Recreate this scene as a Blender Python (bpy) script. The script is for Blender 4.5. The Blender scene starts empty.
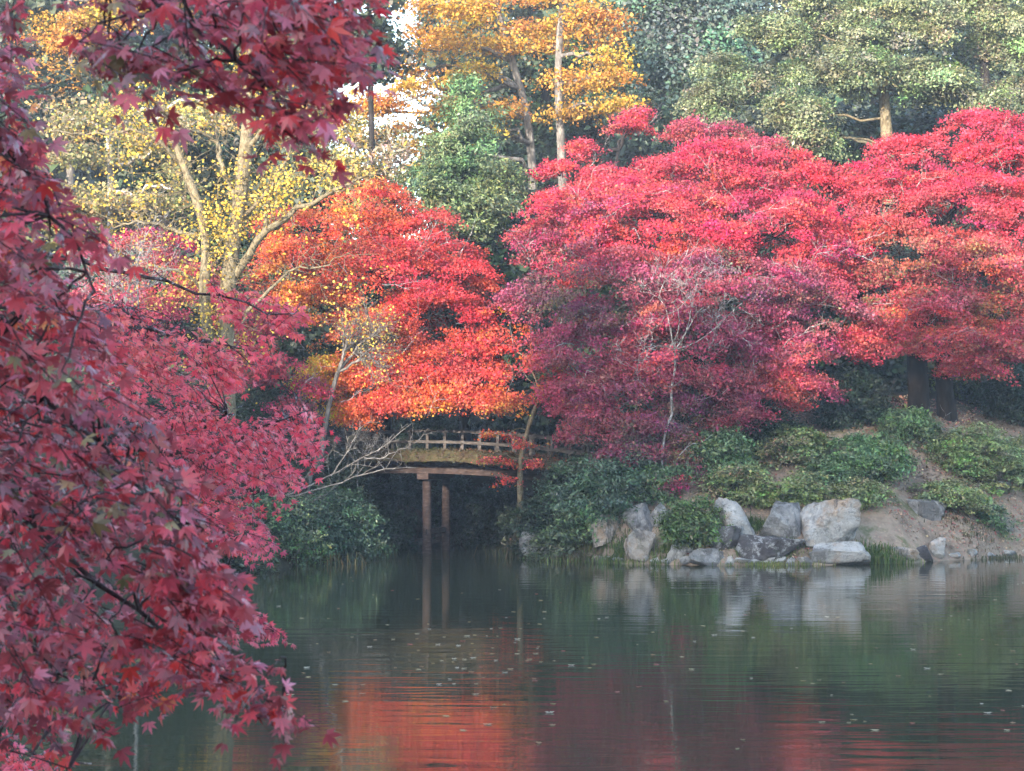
import bpy, math, random
import numpy as np
from mathutils import Vector

# ------------------------------------------------------------------ camera, sky, sun, exposure
SC = bpy.context.scene
COL = SC.collection
F = 2053.0                       # focal length in pixels of the 1024 px wide frame
CAM_Z = 3.0
PITCH = math.atan(54.5 / F)

cam_d = bpy.data.cameras.new('camera')
cam_d.sensor_width = 36.0
cam_d.lens = 36.0 * F / 1024.0
cam_d.clip_start = 0.1
cam_d.clip_end = 3000.0
cam_d.dof.use_dof = True
cam_d.dof.focus_distance = 50.0
cam_d.dof.aperture_fstop = 13.0
cam = bpy.data.objects.new('camera', cam_d)
COL.objects.link(cam)
cam.location = (0, 0, CAM_Z)
cam.rotation_euler = (math.radians(90) + PITCH, 0, 0)
SC.camera = cam

SUN_EL, SUN_AZ = 13.0, 207.0     # low sun behind the viewer, over the left shoulder
SUN_STRENGTH, SKY_STRENGTH, EXPOSURE = 2.1, 0.15, 2.9

world = bpy.data.worlds.new('World')
SC.world = world
world.use_nodes = True
wn = world.node_tree
bg = wn.nodes.get('Background') or wn.nodes.new('ShaderNodeBackground')
sky = wn.nodes.new('ShaderNodeTexSky')
sky.sky_type = 'NISHITA'
sky.sun_disc = False
sky.sun_elevation = math.radians(SUN_EL)
sky.sun_rotation = math.radians(SUN_AZ)
sky.air_density = 1.0
sky.dust_density = 1.2
sky.ozone_density = 1.0
wn.links.new(sky.outputs[0], bg.inputs[0])
bg.inputs[1].default_value = SKY_STRENGTH

sun_d = bpy.data.lights.new('sun', 'SUN')
sun_d.energy = SUN_STRENGTH
sun_d.angle = math.radians(0.5)
sun_d.color = (1.0, 0.86, 0.72)
sun = bpy.data.objects.new('sun', sun_d)
COL.objects.link(sun)
az, el = math.radians(SUN_AZ), math.radians(SUN_EL)
to_sun = Vector((math.sin(az) * math.cos(el), math.cos(az) * math.cos(el), math.sin(el)))
sun.rotation_euler = to_sun.to_track_quat('Z', 'Y').to_euler()
sun.location = (-20, -30, 60)

SC.view_settings.view_transform = 'Standard'
SC.view_settings.look = 'None'
SC.view_settings.gamma = 1.0
SC.view_settings.use_curve_mapping = False
SC.view_settings.exposure = EXPOSURE
SC.render.engine = 'CYCLES'
SC.cycles.max_bounces = 6
SC.cycles.diffuse_bounces = 3
SC.cycles.glossy_bounces = 3
SC.cycles.transmission_bounces = 3
SC.cycles.volume_bounces = 0
SC.cycles.caustics_reflective = False
SC.cycles.caustics_refractive = False

HAZE_DENSITY = 0.0009

# ------------------------------------------------------------------ basic helpers
CP, SP = math.cos(PITCH), math.sin(PITCH)


def ray(px, py):
    u, v = (px - 512.0) / F, (385.5 - py) / F
    y, z = CP - v * SP, SP + v * CP
    return np.array([u / y, 1.0, z / y])


def at(px, py, d):
    return np.array([0, 0, CAM_Z]) + ray(px, py) * d


def fbm(P, freq, seed, octaves=3):
    """cheap smooth noise in about -1..1: sums of sines along random directions"""
    r = np.random.RandomState(seed)
    out = np.zeros(len(P)); amp = 1.0; tot = 0
    for o in range(octaves):
        for k in range(4):
            d = r.normal(size=3); d /= np.linalg.norm(d)
            out += amp * np.sin(P @ (d * freq * r.uniform(.7, 1.4)) + r.uniform(0, 6.28))
        tot += amp * 2.0
        freq *= 2.1; amp *= .55
    return np.clip(out / tot, -1, 1)


def nrm(a):
    return a / np.maximum(np.linalg.norm(a, axis=-1, keepdims=True), 1e-9)


# ------------------------------------------------------------------ materials
def new_mat(name):
    m = bpy.data.materials.new(name)
    m.use_nodes = True
    nt = m.node_tree
    b = nt.nodes['Principled BSDF']
    return m, nt, b


def leaf_mat(name, rough=.5, spec=.4, trans=.35):
    m, nt, b = new_mat(name)
    a = nt.nodes.new('ShaderNodeAttribute'); a.attribute_name = 'leaf_colour'
    b.inputs['Roughness'].default_value = rough
    b.inputs['Specular IOR Level'].default_value = spec
    nt.links.new(a.outputs['Color'], b.inputs['Base Color'])
    t = nt.nodes.new('ShaderNodeBsdfTranslucent')
    nt.links.new(a.outputs['Color'], t.inputs['Color'])
    mx = nt.nodes.new('ShaderNodeMixShader'); mx.inputs[0].default_value = trans
    nt.links.new(b.outputs[0], mx.inputs[1]); nt.links.new(t.outputs[0], mx.inputs[2])
    nt.links.new(mx.outputs[0], nt.nodes['Material Output'].inputs['Surface'])
    return m


def ramp(nt, stops):
    r = nt.nodes.new('ShaderNodeValToRGB')
    e = r.color_ramp.elements
    while len(e) < len(stops):
        e.new(.5)
    for x, (p, c) in zip(e, stops):
        x.position = p; x.color = (*c, 1)
    return r


def noise_node(nt, scale, detail=4, rough=.6, stretch=None, dist=0.0):
    tc = nt.nodes.new('ShaderNodeNewGeometry')
    n = nt.nodes.new('ShaderNodeTexNoise')
    n.inputs['Scale'].default_value = scale
    n.inputs['Detail'].default_value = detail
    n.inputs['Roughness'].default_value = rough
    n.inputs['Distortion'].default_value = dist
    if stretch:
        mp = nt.nodes.new('ShaderNodeMapping')
        mp.inputs['Scale'].default_value = stretch
        nt.links.new(tc.outputs['Position'], mp.inputs[0])
        nt.links.new(mp.outputs[0], n.inputs['Vector'])
    else:
        nt.links.new(tc.outputs['Position'], n.inputs['Vector'])
    return n


def noise_mat(name, stops, scale=6, rough=.85, bump=.4, bscale=None, stretch=None, dist=.05, detail=6):
    m, nt, b = new_mat(name)
    n = noise_node(nt, scale, detail, .62, stretch)
    r = ramp(nt, stops)
    nt.links.new(n.outputs['Fac'], r.inputs[0])
    nt.links.new(r.outputs[0], b.inputs['Base Color'])
    b.inputs['Roughness'].default_value = rough
    b.inputs['Specular IOR Level'].default_value = .25
    n2 = noise_node(nt, bscale or scale * 3, 5, .65, stretch)
    bp = nt.nodes.new('ShaderNodeBump')
    bp.inputs['Strength'].default_value = bump
    bp.inputs['Distance'].default_value = dist
    nt.links.new(n2.outputs['Fac'], bp.inputs['Height'])
    nt.links.new(bp.outputs[0], b.inputs['Normal'])
    return m


M = {}
M['leaf'] = leaf_mat('leaf', .55, .35, .32)
M['near_leaf'] = leaf_mat('near_leaf', .32, 1.0, .5)
_b = M['near_leaf'].node_tree.nodes['Principled BSDF']
_b.inputs['Sheen Weight'].default_value = .25
_b.inputs['Sheen Roughness'].default_value = .4
_b.inputs['Sheen Tint'].default_value = (.95, .85, 1, 1)
M['evergreen_leaf'] = leaf_mat('evergreen_leaf', .45, .4, .15)
M['bark_grey'] = noise_mat('bark_grey', [(.3, (.05, .045, .04)), (.5, (.13, .12, .11)), (.7, (.27, .26, .24))], 5, stretch=(2, 2, .6))
M['bark_dark'] = noise_mat('bark_dark', [(.3, (.008, .007, .007)), (.55, (.02, .017, .017)), (.75, (.055, .048, .046))], 5, stretch=(2, 2, .5))
M['bark_pale'] = noise_mat('bark_pale', [(.3, (.2, .18, .16)), (.5, (.38, .36, .34)), (.7, (.55, .54, .52))], 6, stretch=(2, 2, .6))
M['bark_tan'] = noise_mat('bark_tan', [(.3, (.05, .04, .025)), (.45, (.15, .12, .07)), (.56, (.23, .2, .13)), (.62, (.1, .085, .045)), (.72, (.36, .34, .28))], 7, stretch=(1.5, 1.5, .8), bump=.7)
M['lichen_twig'] = noise_mat('lichen_twig', [(.35, (.06, .055, .05)), (.5, (.2, .19, .19)), (.64, (.46, .46, .46))], 9)
M['near_twig'] = noise_mat('near_twig', [(.35, (.02, .012, .014)), (.56, (.07, .045, .05)), (.64, (.36, .34, .36))], 14)
M['wood_red'] = noise_mat('wood_red', [(.28, (.02, .013, .011)), (.5, (.046, .03, .026)), (.64, (.08, .06, .054)), (.76, (.17, .15, .14))], 6, stretch=(1, 1, 3), bump=.2)
M['wood_grey'] = noise_mat('wood_grey', [(.3, (.03, .026, .023)), (.5, (.068, .06, .055)), (.66, (.12, .108, .1)), (.8, (.22, .21, .2))], 7, stretch=(1, 1, 2), bump=.3)
M['moss'] = noise_mat('moss', [(.3, (.022, .016, .01)), (.46, (.055, .036, .02)), (.56, (.055, .055, .02)), (.66, (.085, .055, .034)), (.78, (.12, .065, .045))], 7, bump=.8, dist=.08)


def rock_mat(name, stops, stain=None, lichen=.5, scale=2.4):
    m, nt, b = new_mat(name)
    n = noise_node(nt, scale, 8, .68)
    r = ramp(nt, stops)
    nt.links.new(n.outputs['Fac'], r.inputs[0])
    last = r.outputs[0]

    def over(last, sc, lo, hi, colour, amount=1.0, detail=5, stretch=None):
        k = noise_node(nt, sc, detail, .7, stretch)
        rr = ramp(nt, [(lo, (0, 0, 0)), (hi, (amount, amount, amount))])
        nt.links.new(k.outputs['Fac'], rr.inputs[0])
        mx = nt.nodes.new('ShaderNodeMix'); mx.data_type = 'RGBA'
        nt.links.new(rr.outputs[0], mx.inputs['Factor'])
        nt.links.new(last, mx.inputs[6]); mx.inputs[7].default_value = (*colour, 1)
        return mx.outputs[2]
    if stain:
        last = over(last, 1.5, .5, .68, stain, .8)
    last = over(last, 4.0, .52, .6, (.58, .59, .59), lichen, 9)
    last = over(last, 2.2, .53, .6, (.1, .1, .1), .7, 9, (1, 1, .45))
    last = over(last, 3.2, .6, .72, (.07, .07, .065), .8)
    last = over(last, 1.8, .58, .72, (.07, .085, .035), .55)
    g = nt.nodes.new('ShaderNodeNewGeometry')
    nd = noise_node(nt, 2.5, 5, .6)
    ad = nt.nodes.new('ShaderNodeMix'); ad.data_type = 'VECTOR'; ad.inputs['Factor'].default_value = .6
    nt.links.new(g.outputs['Position'], ad.inputs[4]); nt.links.new(nd.outputs['Color'], ad.inputs[5])
    vo = nt.nodes.new('ShaderNodeTexVoronoi'); vo.feature = 'DISTANCE_TO_EDGE'; vo.inputs['Scale'].default_value = 3.2
    nt.links.new(ad.outputs[1], vo.inputs['Vector'])
    cr = ramp(nt, [(0.0, (.45, .45, .45)), (.022, (0, 0, 0))])
    nt.links.new(vo.outputs['Distance'], cr.inputs[0])
    mxc = nt.nodes.new('ShaderNodeMix'); mxc.data_type = 'RGBA'
    nt.links.new(cr.outputs[0], mxc.inputs['Factor']); nt.links.new(last, mxc.inputs[6]); mxc.inputs[7].default_value = (.035, .033, .03, 1)
    last = mxc.outputs[2]
    # wet dark line just above the water
    sp = nt.nodes.new('ShaderNodeSeparateXYZ'); nt.links.new(g.outputs['Position'], sp.inputs[0])
    wl_ = ramp(nt, [(.04, (.7, .7, .7)), (.1, (0, 0, 0))]); nt.links.new(sp.outputs[2], wl_.inputs[0])
    mxw = nt.nodes.new('ShaderNodeMix'); mxw.data_type = 'RGBA'
    nt.links.new(wl_.outputs[0], mxw.inputs['Factor']); nt.links.new(last, mxw.inputs[6]); mxw.inputs[7].default_value = (.05, .048, .04, 1)
    last = mxw.outputs[2]
    nt.links.new(last, b.inputs['Base Color'])
    b.inputs['Roughness'].default_value = .9
    b.inputs['Specular IOR Level'].default_value = .2
    n2 = noise_node(nt, 4.5, 10, .75, None, 1.2)
    bp = nt.nodes.new('ShaderNodeBump'); bp.inputs['Strength'].default_value = 1.0; bp.inputs['Distance'].default_value = .22
    nt.links.new(n2.outputs['Fac'], bp.inputs['Height']); nt.links.new(bp.outputs[0], b.inputs['Normal'])
    return m


M['rock_pale'] = rock_mat('rock_pale', [(.3, (.3, .3, .295)), (.5, (.52, .515, .5)), (.7, (.66, .66, .65))], (.5, .33, .2))
M['rock_grey'] = rock_mat('rock_grey', [(.3, (.14, .14, .145)), (.5, (.32, .32, .325)), (.7, (.52, .52, .52))])
M['rock_dark'] = rock_mat('rock_dark', [(.3, (.05, .045, .05)), (.5, (.11, .1, .105)), (.7, (.2, .19, .19))], None, .7)
M['rock_tan'] = rock_mat('rock_tan', [(.3, (.24, .21, .185)), (.5, (.46, .41, .36)), (.7, (.62, .58, .53))], (.46, .29, .16))
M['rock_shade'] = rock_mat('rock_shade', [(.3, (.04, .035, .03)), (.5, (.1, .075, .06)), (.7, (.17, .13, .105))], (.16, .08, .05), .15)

# ------------------------------------------------------------------ object helpers


def tag(o, label, cat, group=None):
    o['label'] = label; o['category'] = cat
    if group: o['group'] = group
    return o


def thing(name, label, cat, loc, group=None):
    o = bpy.data.objects.new(name, None)
    o.empty_display_size = .3
    COL.objects.link(o)
    o.location = tuple(float(v) for v in loc)
    return tag(o, label, cat, group)


def link(name, me, mat, parent=None, smooth=False):
    if smooth:
        me.polygons.foreach_set('use_smooth', np.ones(len(me.polygons), dtype=bool))
    if mat: me.materials.append(mat)
    o = bpy.data.objects.new(name, me)
    COL.objects.link(o)
    if parent is not None: o.parent = parent
    return o


def raw_mesh(name, V, faces_flat, k, cols=None):
    """V (n,3); faces_flat indices of k-gons"""
    me = bpy.data.meshes.new(name)
    V = np.asarray(V, dtype=np.float32)
    nf = len(faces_flat) // k
    me.vertices.add(len(V)); me.vertices.foreach_set('co', V.ravel())
    me.loops.add(len(faces_flat)); me.loops.foreach_set('vertex_index', np.asarray(faces_flat, dtype=np.int32))
    me.polygons.add(nf)
    me.polygons.foreach_set('loop_start', np.arange(0, nf * k, k, dtype=np.int32))
    me.update(calc_edges=True)
    if cols is not None:
        at_ = me.attributes.new('leaf_colour', 'FLOAT_COLOR', 'FACE')
        c4 = np.ones((nf, 4), dtype=np.float32); c4[:, :3] = cols
        at_.data.foreach_set('color', c4.ravel())
    return me


def base(parent):
    return np.array(parent.location) if parent is not None else np.zeros(3)


def leaf_obj(name, Q, cols, mat, parent=None):
    """Q (n,4,3) world quads"""
    V = Q.reshape(-1, 3) - base(parent)
    me = raw_mesh(name, V, np.arange(len(V)), 4, np.clip(cols, 0.002, .9))
    return link(name, me, mat, parent)


def frames(N, rng, T=None):
    N = nrm(N)
    R = rng.normal(size=N.shape) if T is None else T
    T = nrm(R - (R * N).sum(1, keepdims=True) * N)
    return N, T, np.cross(N, T)


def diamonds(P, N, L, rng, w=.7, T=None):
    N, T, B = frames(N, rng, T)
    L = np.asarray(L).reshape(-1, 1)
    fold = N * L * .12
    return np.stack([P - T * L * .5, P + B * L * w * .5 + fold + T * L * .05, P + T * L * .5, P - B * L * w * .5 + fold + T * L * .05], 1)


LOBES7 = [(0, 1.0), (.72, .92), (-.72, .92), (1.4, .68), (-1.4, .68), (2.2, .34), (-2.2, .34)]


def palmate(P, N, S, T, rng, lobes=LOBES7, droop=.22):
    """maple leaves: each lobe a kite from the leaf base; returns quads, n*len(lobes)"""
    N, T, B = frames(N, rng, T)
    S = np.asarray(S).reshape(-1, 1) * .62
    out = []
    curl = rng.uniform(-.2, 2.4, (len(P), 1)) * droop
    for a, l in lobes:
        ang = a + rng.normal(0, .06, (len(P), 1))
        D = T * np.cos(ang) + B * np.sin(ang)
        l = l * rng.uniform(.85, 1.1, (len(P), 1)) if l > .5 else l * rng.uniform(.2, 1.1, (len(P), 1))
        E = np.cross(N, D)
        hw = .145 if abs(a) < 2 else .09
        mid = P + D * S * l * .46
        tip = P + D * S * l - N * S * l * curl
        out.append(np.stack([P - D * S * .02, mid + E * S * hw - N * S * .075, tip, mid - E * S * hw - N * S * .075], 1))
    return np.stack(out, 1).reshape(-1, 4, 3)


class Tubes:
    def __init__(s): s.V = []; s.Fq = []; s.n = 0

    def add(s, pts, r0, r1, sides=6, power=1.0):
        pts = np.asarray(pts, float)
        n = len(pts)
        t = np.linspace(0, 1, n) ** power
        rad = r0 + (r1 - r0) * t
        D = np.gradient(pts, axis=0); D = nrm(D)
        ref = np.array([.13, .97, .2]) if abs(D[0][1]) < .8 else np.array([.97, .1, .2])
        U = nrm(np.cross(D, ref)); W = np.cross(D, U)
        a = np.arange(sides) * 2 * math.pi / sides
        ring = pts[:, None, :] + rad[:, None, None] * (np.cos(a)[None, :, None] * U[:, None, :] + np.sin(a)[None, :, None] * W[:, None, :])
        if sides >= 8:
            q = ring.reshape(-1, 3); k = fbm(q * np.array([1, 1, .35]), 6 / max(r0, .08) * .25, 3) * .16
            ring = (q + (q - np.repeat(pts, sides, 0)) * k[:, None]).reshape(ring.shape)
        s.V.append(ring.reshape(-1, 3))
        i = np.arange(n - 1)[:, None] * sides; j = np.arange(sides)[None, :]; j2 = (j + 1) % sides
        q = np.stack([i + j, i + j2, i + sides + j2, i + sides + j], -1).reshape(-1, 4) + s.n
        s.Fq.append(q)
        s.n += n * sides

    def build(s, name, mat, parent=None):
        V = np.concatenate(s.V) - base(parent)
        me = raw_mesh(name, V, np.concatenate(s.Fq).ravel(), 4)
        return link(name, me, mat, parent, True)


def wiggle(a, b, rng, n=6, amp=.08, sag=0.0):
    a, b = np.asarray(a, float), np.asarray(b, float)
    t = np.linspace(0, 1, n)[:, None]
    L = np.linalg.norm(b - a)
    off = np.cumsum(rng.normal(size=(n, 3)), 0) * amp * L / math.sqrt(n)
    off = off - off[0] * (1 - t) - off[-1] * t
    p = a + (b - a) * t + off
    p[:, 2] += sag * L * np.sin(t[:, 0] * math.pi)
    return p


def spline(pts, n=14):
    pts = np.asarray(pts, float)
    seg = np.concatenate([[0], np.cumsum(np.linalg.norm(np.diff(pts, axis=0), axis=1))])
    t = np.linspace(0, seg[-1], n)
    out = np.stack([np.interp(t, seg, pts[:, k]) for k in range(3)], 1)
    sm = out.copy()
    for _ in range(2):
        sm[1:-1] = (sm[:-2] + 2 * sm[1:-1] + sm[2:]) / 4
    return sm


# ------------------------------------------------------------------ terrain
POND = np.array([(60, 10), (60, 58), (30, 60), (20, 56.5), (14.5, 54.5), (11.6, 51.6), (10.0, 50.2), (8.3, 49.4), (4.4, 49.2), (2.4, 49.9),
                 (1.35, 51.0), (.35, 52.2), (-.12, 52.9), (-.3, 54.2), (-.1, 57), (-.5, 58.3), (-1.5, 58.9), (-2.6, 58.5), (-3.3, 57), (-3.75, 54.6), (-4.6, 50.5),
                 (-6.1, 46.3), (-7.6, 43.5), (-9, 38), (-8.2, 32), (-6.6, 25), (-5.2, 20), (-4.4, 15), (-3.4, 11), (-2.1, 7.5), (-.6, 5),
                 (2, 3.9), (8, 4), (20, 5.5)], float)


def pond_dist(P):
    """signed distance to the pond outline, positive on land"""
    P = np.asarray(P, float)
    best = np.full(len(P), 1e9); inside = np.zeros(len(P), bool)
    n = len(POND)
    for i in range(n):
        a, b = POND[i], POND[(i + 1) % n]
        e = b - a; w = P - a
        t = np.clip((w @ e) / (e @ e), 0, 1)
        best = np.minimum(best, np.linalg.norm(w - t[:, None] * e, axis=1))
        c = (a[1] > P[:, 1]) != (b[1] > P[:, 1])
        xi = a[0] + (P[:, 1] - a[1]) / (b[1] - a[1] + 1e-12) * e[0]
        inside ^= c & (P[:, 0] < xi)
    return np.where(inside, -best, best)


MOUNDS = [(-5.6, 55.6, 1.5, 1.4), (3.1, 53.2, 1.4, 1.3), (-5.2, 60, 2, .8), (.7, 54.2, .9, .7), (12.3, 57.2, 3.0, 1.7)]


def height(P):
    P = np.asarray(P, float)
    d = pond_dist(P)
    P3 = np.concatenate([P, np.zeros((len(P), 1))], 1)
    n1 = fbm(P3, .5, 5); n2 = fbm(P3, 2.2, 6)
    wob = d + n2 * .18
    land = .05 + 5.6 * (1 - np.exp(-np.maximum(wob, 0) / 7.2)) + .17 * np.maximum(d - 12, 0) * np.exp(-np.maximum(d - 12, 0) / 160) * np.clip((P[:, 1] - 15) / 30, 0, 1)
    soft = 1 - np.exp(-np.maximum(d, 0) / .9)
    land += soft * (n1 * .22 + n2 * .07)
    for x, y, s, h in MOUNDS:
        land += soft * h * np.exp(-((P[:, 0] - x) ** 2 + (P[:, 1] - y) ** 2) / (2 * s * s))
    bed = -.1 - .9 * (1 - np.exp(np.minimum(wob, 0) / 1.2))
    k = np.clip(wob / .25, 0, 1)
    return bed * (1 - k) + land * k


def hz(x, y):
    return float(height(np.array([[x, y]]))[0])


def ground_at(px, py, near=40.0, far=90.0):
    r = ray(px, py)
    ds = np.arange(near, far, .04)
    pts = np.array([0, 0, CAM_Z]) + r[None, :] * ds[:, None]
    h = np.maximum(height(pts[:, :2]), 0.0)
    hit = np.nonzero((pts[:, 2] <= h) & (h > .01))[0]
    if len(hit) == 0:
        i = int(np.argmin(np.abs(pond_dist(pts[:, :2]))))
    else:
        i = hit[0]
    p = pts[i].copy(); p[2] = max(h[i], 0.0)
    return p


def axis_pts(lo, hi, a, b, fine, coarse):
    left = a - np.geomspace(coarse, a - lo, 14)[::-1]
    right = b + np.geomspace(coarse, hi - b, 14)
    return np.concatenate([left, np.arange(a, b, fine), right])


xs = axis_pts(-900, 900, -24, 26, .33, 1.5)
ys = axis_pts(-600, 1500, 40, 66, .3, 1.2)
ys = np.unique(np.concatenate([ys, np.arange(-8, 40, 1.0), np.arange(66, 110, 1.5)]))
gx, gy = np.meshgrid(xs, ys)
G = np.stack([gx.ravel(), gy.ravel()], 1)
GV = np.concatenate([G, height(G)[:, None]], 1)
nx, ny = len(xs), len(ys)
ii = (np.arange(ny - 1)[:, None] * nx + np.arange(nx - 1)[None, :])
quads = np.stack([ii, ii + 1, ii + nx + 1, ii + nx], -1).reshape(-1)


def ground_mat():
    m, nt, b = new_mat('bank_soil')
    n = noise_node(nt, 1.1, 7, .65)
    r = ramp(nt, [(.28, (.08, .06, .045)), (.4, (.18, .14, .105)), (.53, (.28, .22, .17)), (.62, (.14, .135, .075)), (.75, (.08, .1, .04))])
    nt.links.new(n.outputs['Fac'], r.inputs[0])
    v = nt.nodes.new('ShaderNodeTexVoronoi'); v.inputs['Scale'].default_value = 11
    g = nt.nodes.new('ShaderNodeNewGeometry')
    nt.links.new(g.outputs['Position'], v.inputs['Vector'])
    hs = ramp(nt, [(.0, (.42, .31, .24)), (.35, (.3, .21, .16)), (.6, (.36, .18, .15)), (.85, (.2, .16, .1))])
    sep = nt.nodes.new('ShaderNodeSeparateColor')
    nt.links.new(v.outputs['Color'], sep.inputs[0]); nt.links.new(sep.outputs[0], hs.inputs[0])
    mr = ramp(nt, [(.15, (.6, .6, .6)), (.45, (0, 0, 0))])
    nt.links.new(v.outputs['Distance'], mr.inputs[0])
    mx = nt.nodes.new('ShaderNodeMix'); mx.data_type = 'RGBA'
    nt.links.new(mr.outputs[0], mx.inputs['Factor']); nt.links.new(r.outputs[0], mx.inputs[6]); nt.links.new(hs.outputs[0], mx.inputs[7])
    at_ = nt.nodes.new('ShaderNodeAttribute'); at_.attribute_name = 'open_bank'
    n5 = noise_node(nt, 3, 6, .65)
    fl = ramp(nt, [(.35, (.018, .016, .01)), (.55, (.04, .034, .02)), (.7, (.035, .045, .018))])
    nt.links.new(n5.outputs['Fac'], fl.inputs[0])
    mf = nt.nodes.new('ShaderNodeMix'); mf.data_type = 'RGBA'
    nt.links.new(at_.outputs['Fac'], mf.inputs['Factor']); nt.links.new(fl.outputs[0], mf.inputs[6]); nt.links.new(mx.outputs[2], mf.inputs[7])
    nt.links.new(mf.outputs[2], b.inputs['Base Color'])
    b.inputs['Roughness'].default_value = .95
    b.inputs['Specular IOR Level'].default_value = .15
    bp = nt.nodes.new('ShaderNodeBump'); bp.inputs['Strength'].default_value = .9; bp.inputs['Distance'].default_value = .06
    n2 = noise_node(nt, 9, 8, .7)
    nt.links.new(n2.outputs['Fac'], bp.inputs['Height']); nt.links.new(bp.outputs[0], b.inputs['Normal'])
    return m


gnd = link('ground', raw_mesh('ground', GV, quads, 4), ground_mat(), None, True)
gnd['kind'] = 'structure'
ab = gnd.data.attributes.new('open_bank', 'FLOAT', 'POINT')      # open leaf-strewn bank on the right, dark forest floor elsewhere
wob_ = fbm(GV, .9, 44)
ab.data.foreach_set('value', (np.clip((G[:, 0] - 1.2 + wob_) / 1.2, 0, 1) * np.clip((57.6 - G[:, 1] + wob_ * 1.2 + np.clip((G[:, 0] - 9) * .2, 0, 1.5)) / 2.0, 0, 1)).astype(np.float32))


def water_mat():
    m, nt, b = new_mat('pond_water')
    b.inputs['Base Color'].default_value = (.033, .036, .02, 1)
    b.inputs['Roughness'].default_value = .035
    b.inputs['IOR'].default_value = 1.333
    n1 = noise_node(nt, 1.0, 3, .55, (.55, 2.6, 1), .6)
    n2 = noise_node(nt, 1.0, 2, .5, (.4, 2.3, 1), .4)
    n3 = noise_node(nt, .09, 2, .5, (1, 1.6, 1))
    patch = ramp(nt, [(.42, (.12, .12, .12)), (.6, (1, 1, 1))])
    nt.links.new(n3.outputs['Fac'], patch.inputs[0])
    mul = nt.nodes.new('ShaderNodeMath'); mul.operation = 'MULTIPLY'
    nt.links.new(n2.outputs['Fac'], mul.inputs[0]); nt.links.new(patch.outputs[0], mul.inputs[1])
    mad = nt.nodes.new('ShaderNodeMath'); mad.operation = 'MULTIPLY_ADD'
    nt.links.new(mul.outputs[0], mad.inputs[0]); mad.inputs[1].default_value = 1.1
    m1 = nt.nodes.new('ShaderNodeMath'); m1.operation = 'MULTIPLY'
    nt.links.new(n1.outputs['Fac'], m1.inputs[0]); m1.inputs[1].default_value = .5
    nt.links.new(m1.outputs[0], mad.inputs[2])
    bp = nt.nodes.new('ShaderNodeBump'); bp.inputs['Strength'].default_value = .22; bp.inputs['Distance'].default_value = .035
    nt.links.new(mad.outputs[0], bp.inputs['Height']); nt.links.new(bp.outputs[0], b.inputs['Normal'])
    return m


wv = np.array([(-45, -2, 0), (75, -2, 0), (75, 66, 0), (-45, 66, 0)], float)
wat = link('water', raw_mesh('water', wv, np.arange(4), 4), water_mat())
wat['kind'] = 'structure'

# ------------------------------------------------------------------ foliage colours (linear albedo)


def palette(cols, weights, spread=.18, patch=1.2, seed=1, patchamt=.5, grad=None):
    cols = np.array(cols, float); w = np.array(weights, float); w /= w.sum()
    cum = np.cumsum(w)

    def f(P, rng):
        n = fbm(P, patch, seed)
        u = np.clip(rng.rand(len(P)) * (1 - patchamt) + (n * .9 + .5) * patchamt, 0, .999)
        if grad is not None: u = np.clip(u + grad(P), 0, .999)
        k = np.minimum(np.searchsorted(cum, u), len(cols) - 1)
        c = cols[k] * np.exp(rng.normal(0, spread, (len(P), 1)))
        c *= np.exp(rng.normal(0, .07, (len(P), 3)))
        return c
    return f


# ------------------------------------------------------------------ crowns


def lobe(px, py, d, wpx, hpx, depth=None):
    c = at(px, py, d)
    a, h = wpx / F * d, hpx / F * d
    return (c, np.array([a, depth if depth else max(a * .8, h), h]))


def sublobes(lobes, n, scale, seed, jit=.75):
    r = np.random.RandomState(seed); out = []
    for c, R in lobes:
        for k in range(n):
            d = nrm(r.normal(size=3)); d[1] -= .25
            out.append((c + d * R * jit * r.uniform(.5, 1), R * scale * r.uniform(.7, 1.2)))
    return out


def make_pads(rng, lobes, dens, back=.35, zbias=.12, inner=.55, minpads=4):
    C, D, O = [], [], []
    for li, (c, R) in enumerate(lobes):
        area = 4 * math.pi * ((R[0] * R[1]) ** 1.6 / 3 + (R[0] * R[2]) ** 1.6 / 3 + (R[1] * R[2]) ** 1.6 / 3) ** (1 / 1.6)
        n = max(minpads, int(area * dens))
        d = nrm(rng.normal(size=(n * 3, 3)))
        d[:, 2] += zbias; d = nrm(d)
        keep = (d[:, 1] < .25) | (rng.rand(len(d)) < back)
        d = d[keep][:n]
        u = rng.uniform(inner, 1.0, (len(d), 1))
        C.append(c + d * R * u); D.append(d); O.append(np.full(len(d), li))
    return np.concatenate(C), np.concatenate(D), np.concatenate(O)


def crown_points(rng, C, D, pad_r, flat, leaves, tilt=.35, sub=.16, clump=9, gap=.25):
    """leaf positions and outward directions for pads at C facing D"""
    n = len(C)
    K = max(2, leaves // clump)
    th = rng.uniform(0, 2 * math.pi, (n, K))
    ph = rng.uniform(0, 6.28, (n, 1)); ph2 = rng.uniform(0, 6.28, (n, 1))
    edge = 1 + .3 * np.sin(2 * th + ph) + .22 * np.sin(5 * th + ph2)
    r = np.sqrt(rng.rand(n, K)) * edge
    pr = (pad_r * rng.uniform(.6, 1.3, (n, 1)))
    x, y = r * np.cos(th) * pr, r * np.sin(th) * pr
    outdir = D[:, None, :2]
    along = x * outdir[..., 0] + y * outdir[..., 1]
    z = -tilt * along - .28 * r ** 2 * pr * flat * 1.6 + rng.normal(0, flat * .38, (n, K)) * pr
    S = np.stack([x, y, z], -1) + C[:, None, :]
    m = clump
    off = rng.normal(size=(n, K, m, 3)) * sub * np.array([1, 1, .55])
    P = (S[:, :, None, :] + off).reshape(-1, 3)
    O = np.repeat(D, K * m, 0)
    return P, O


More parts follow.
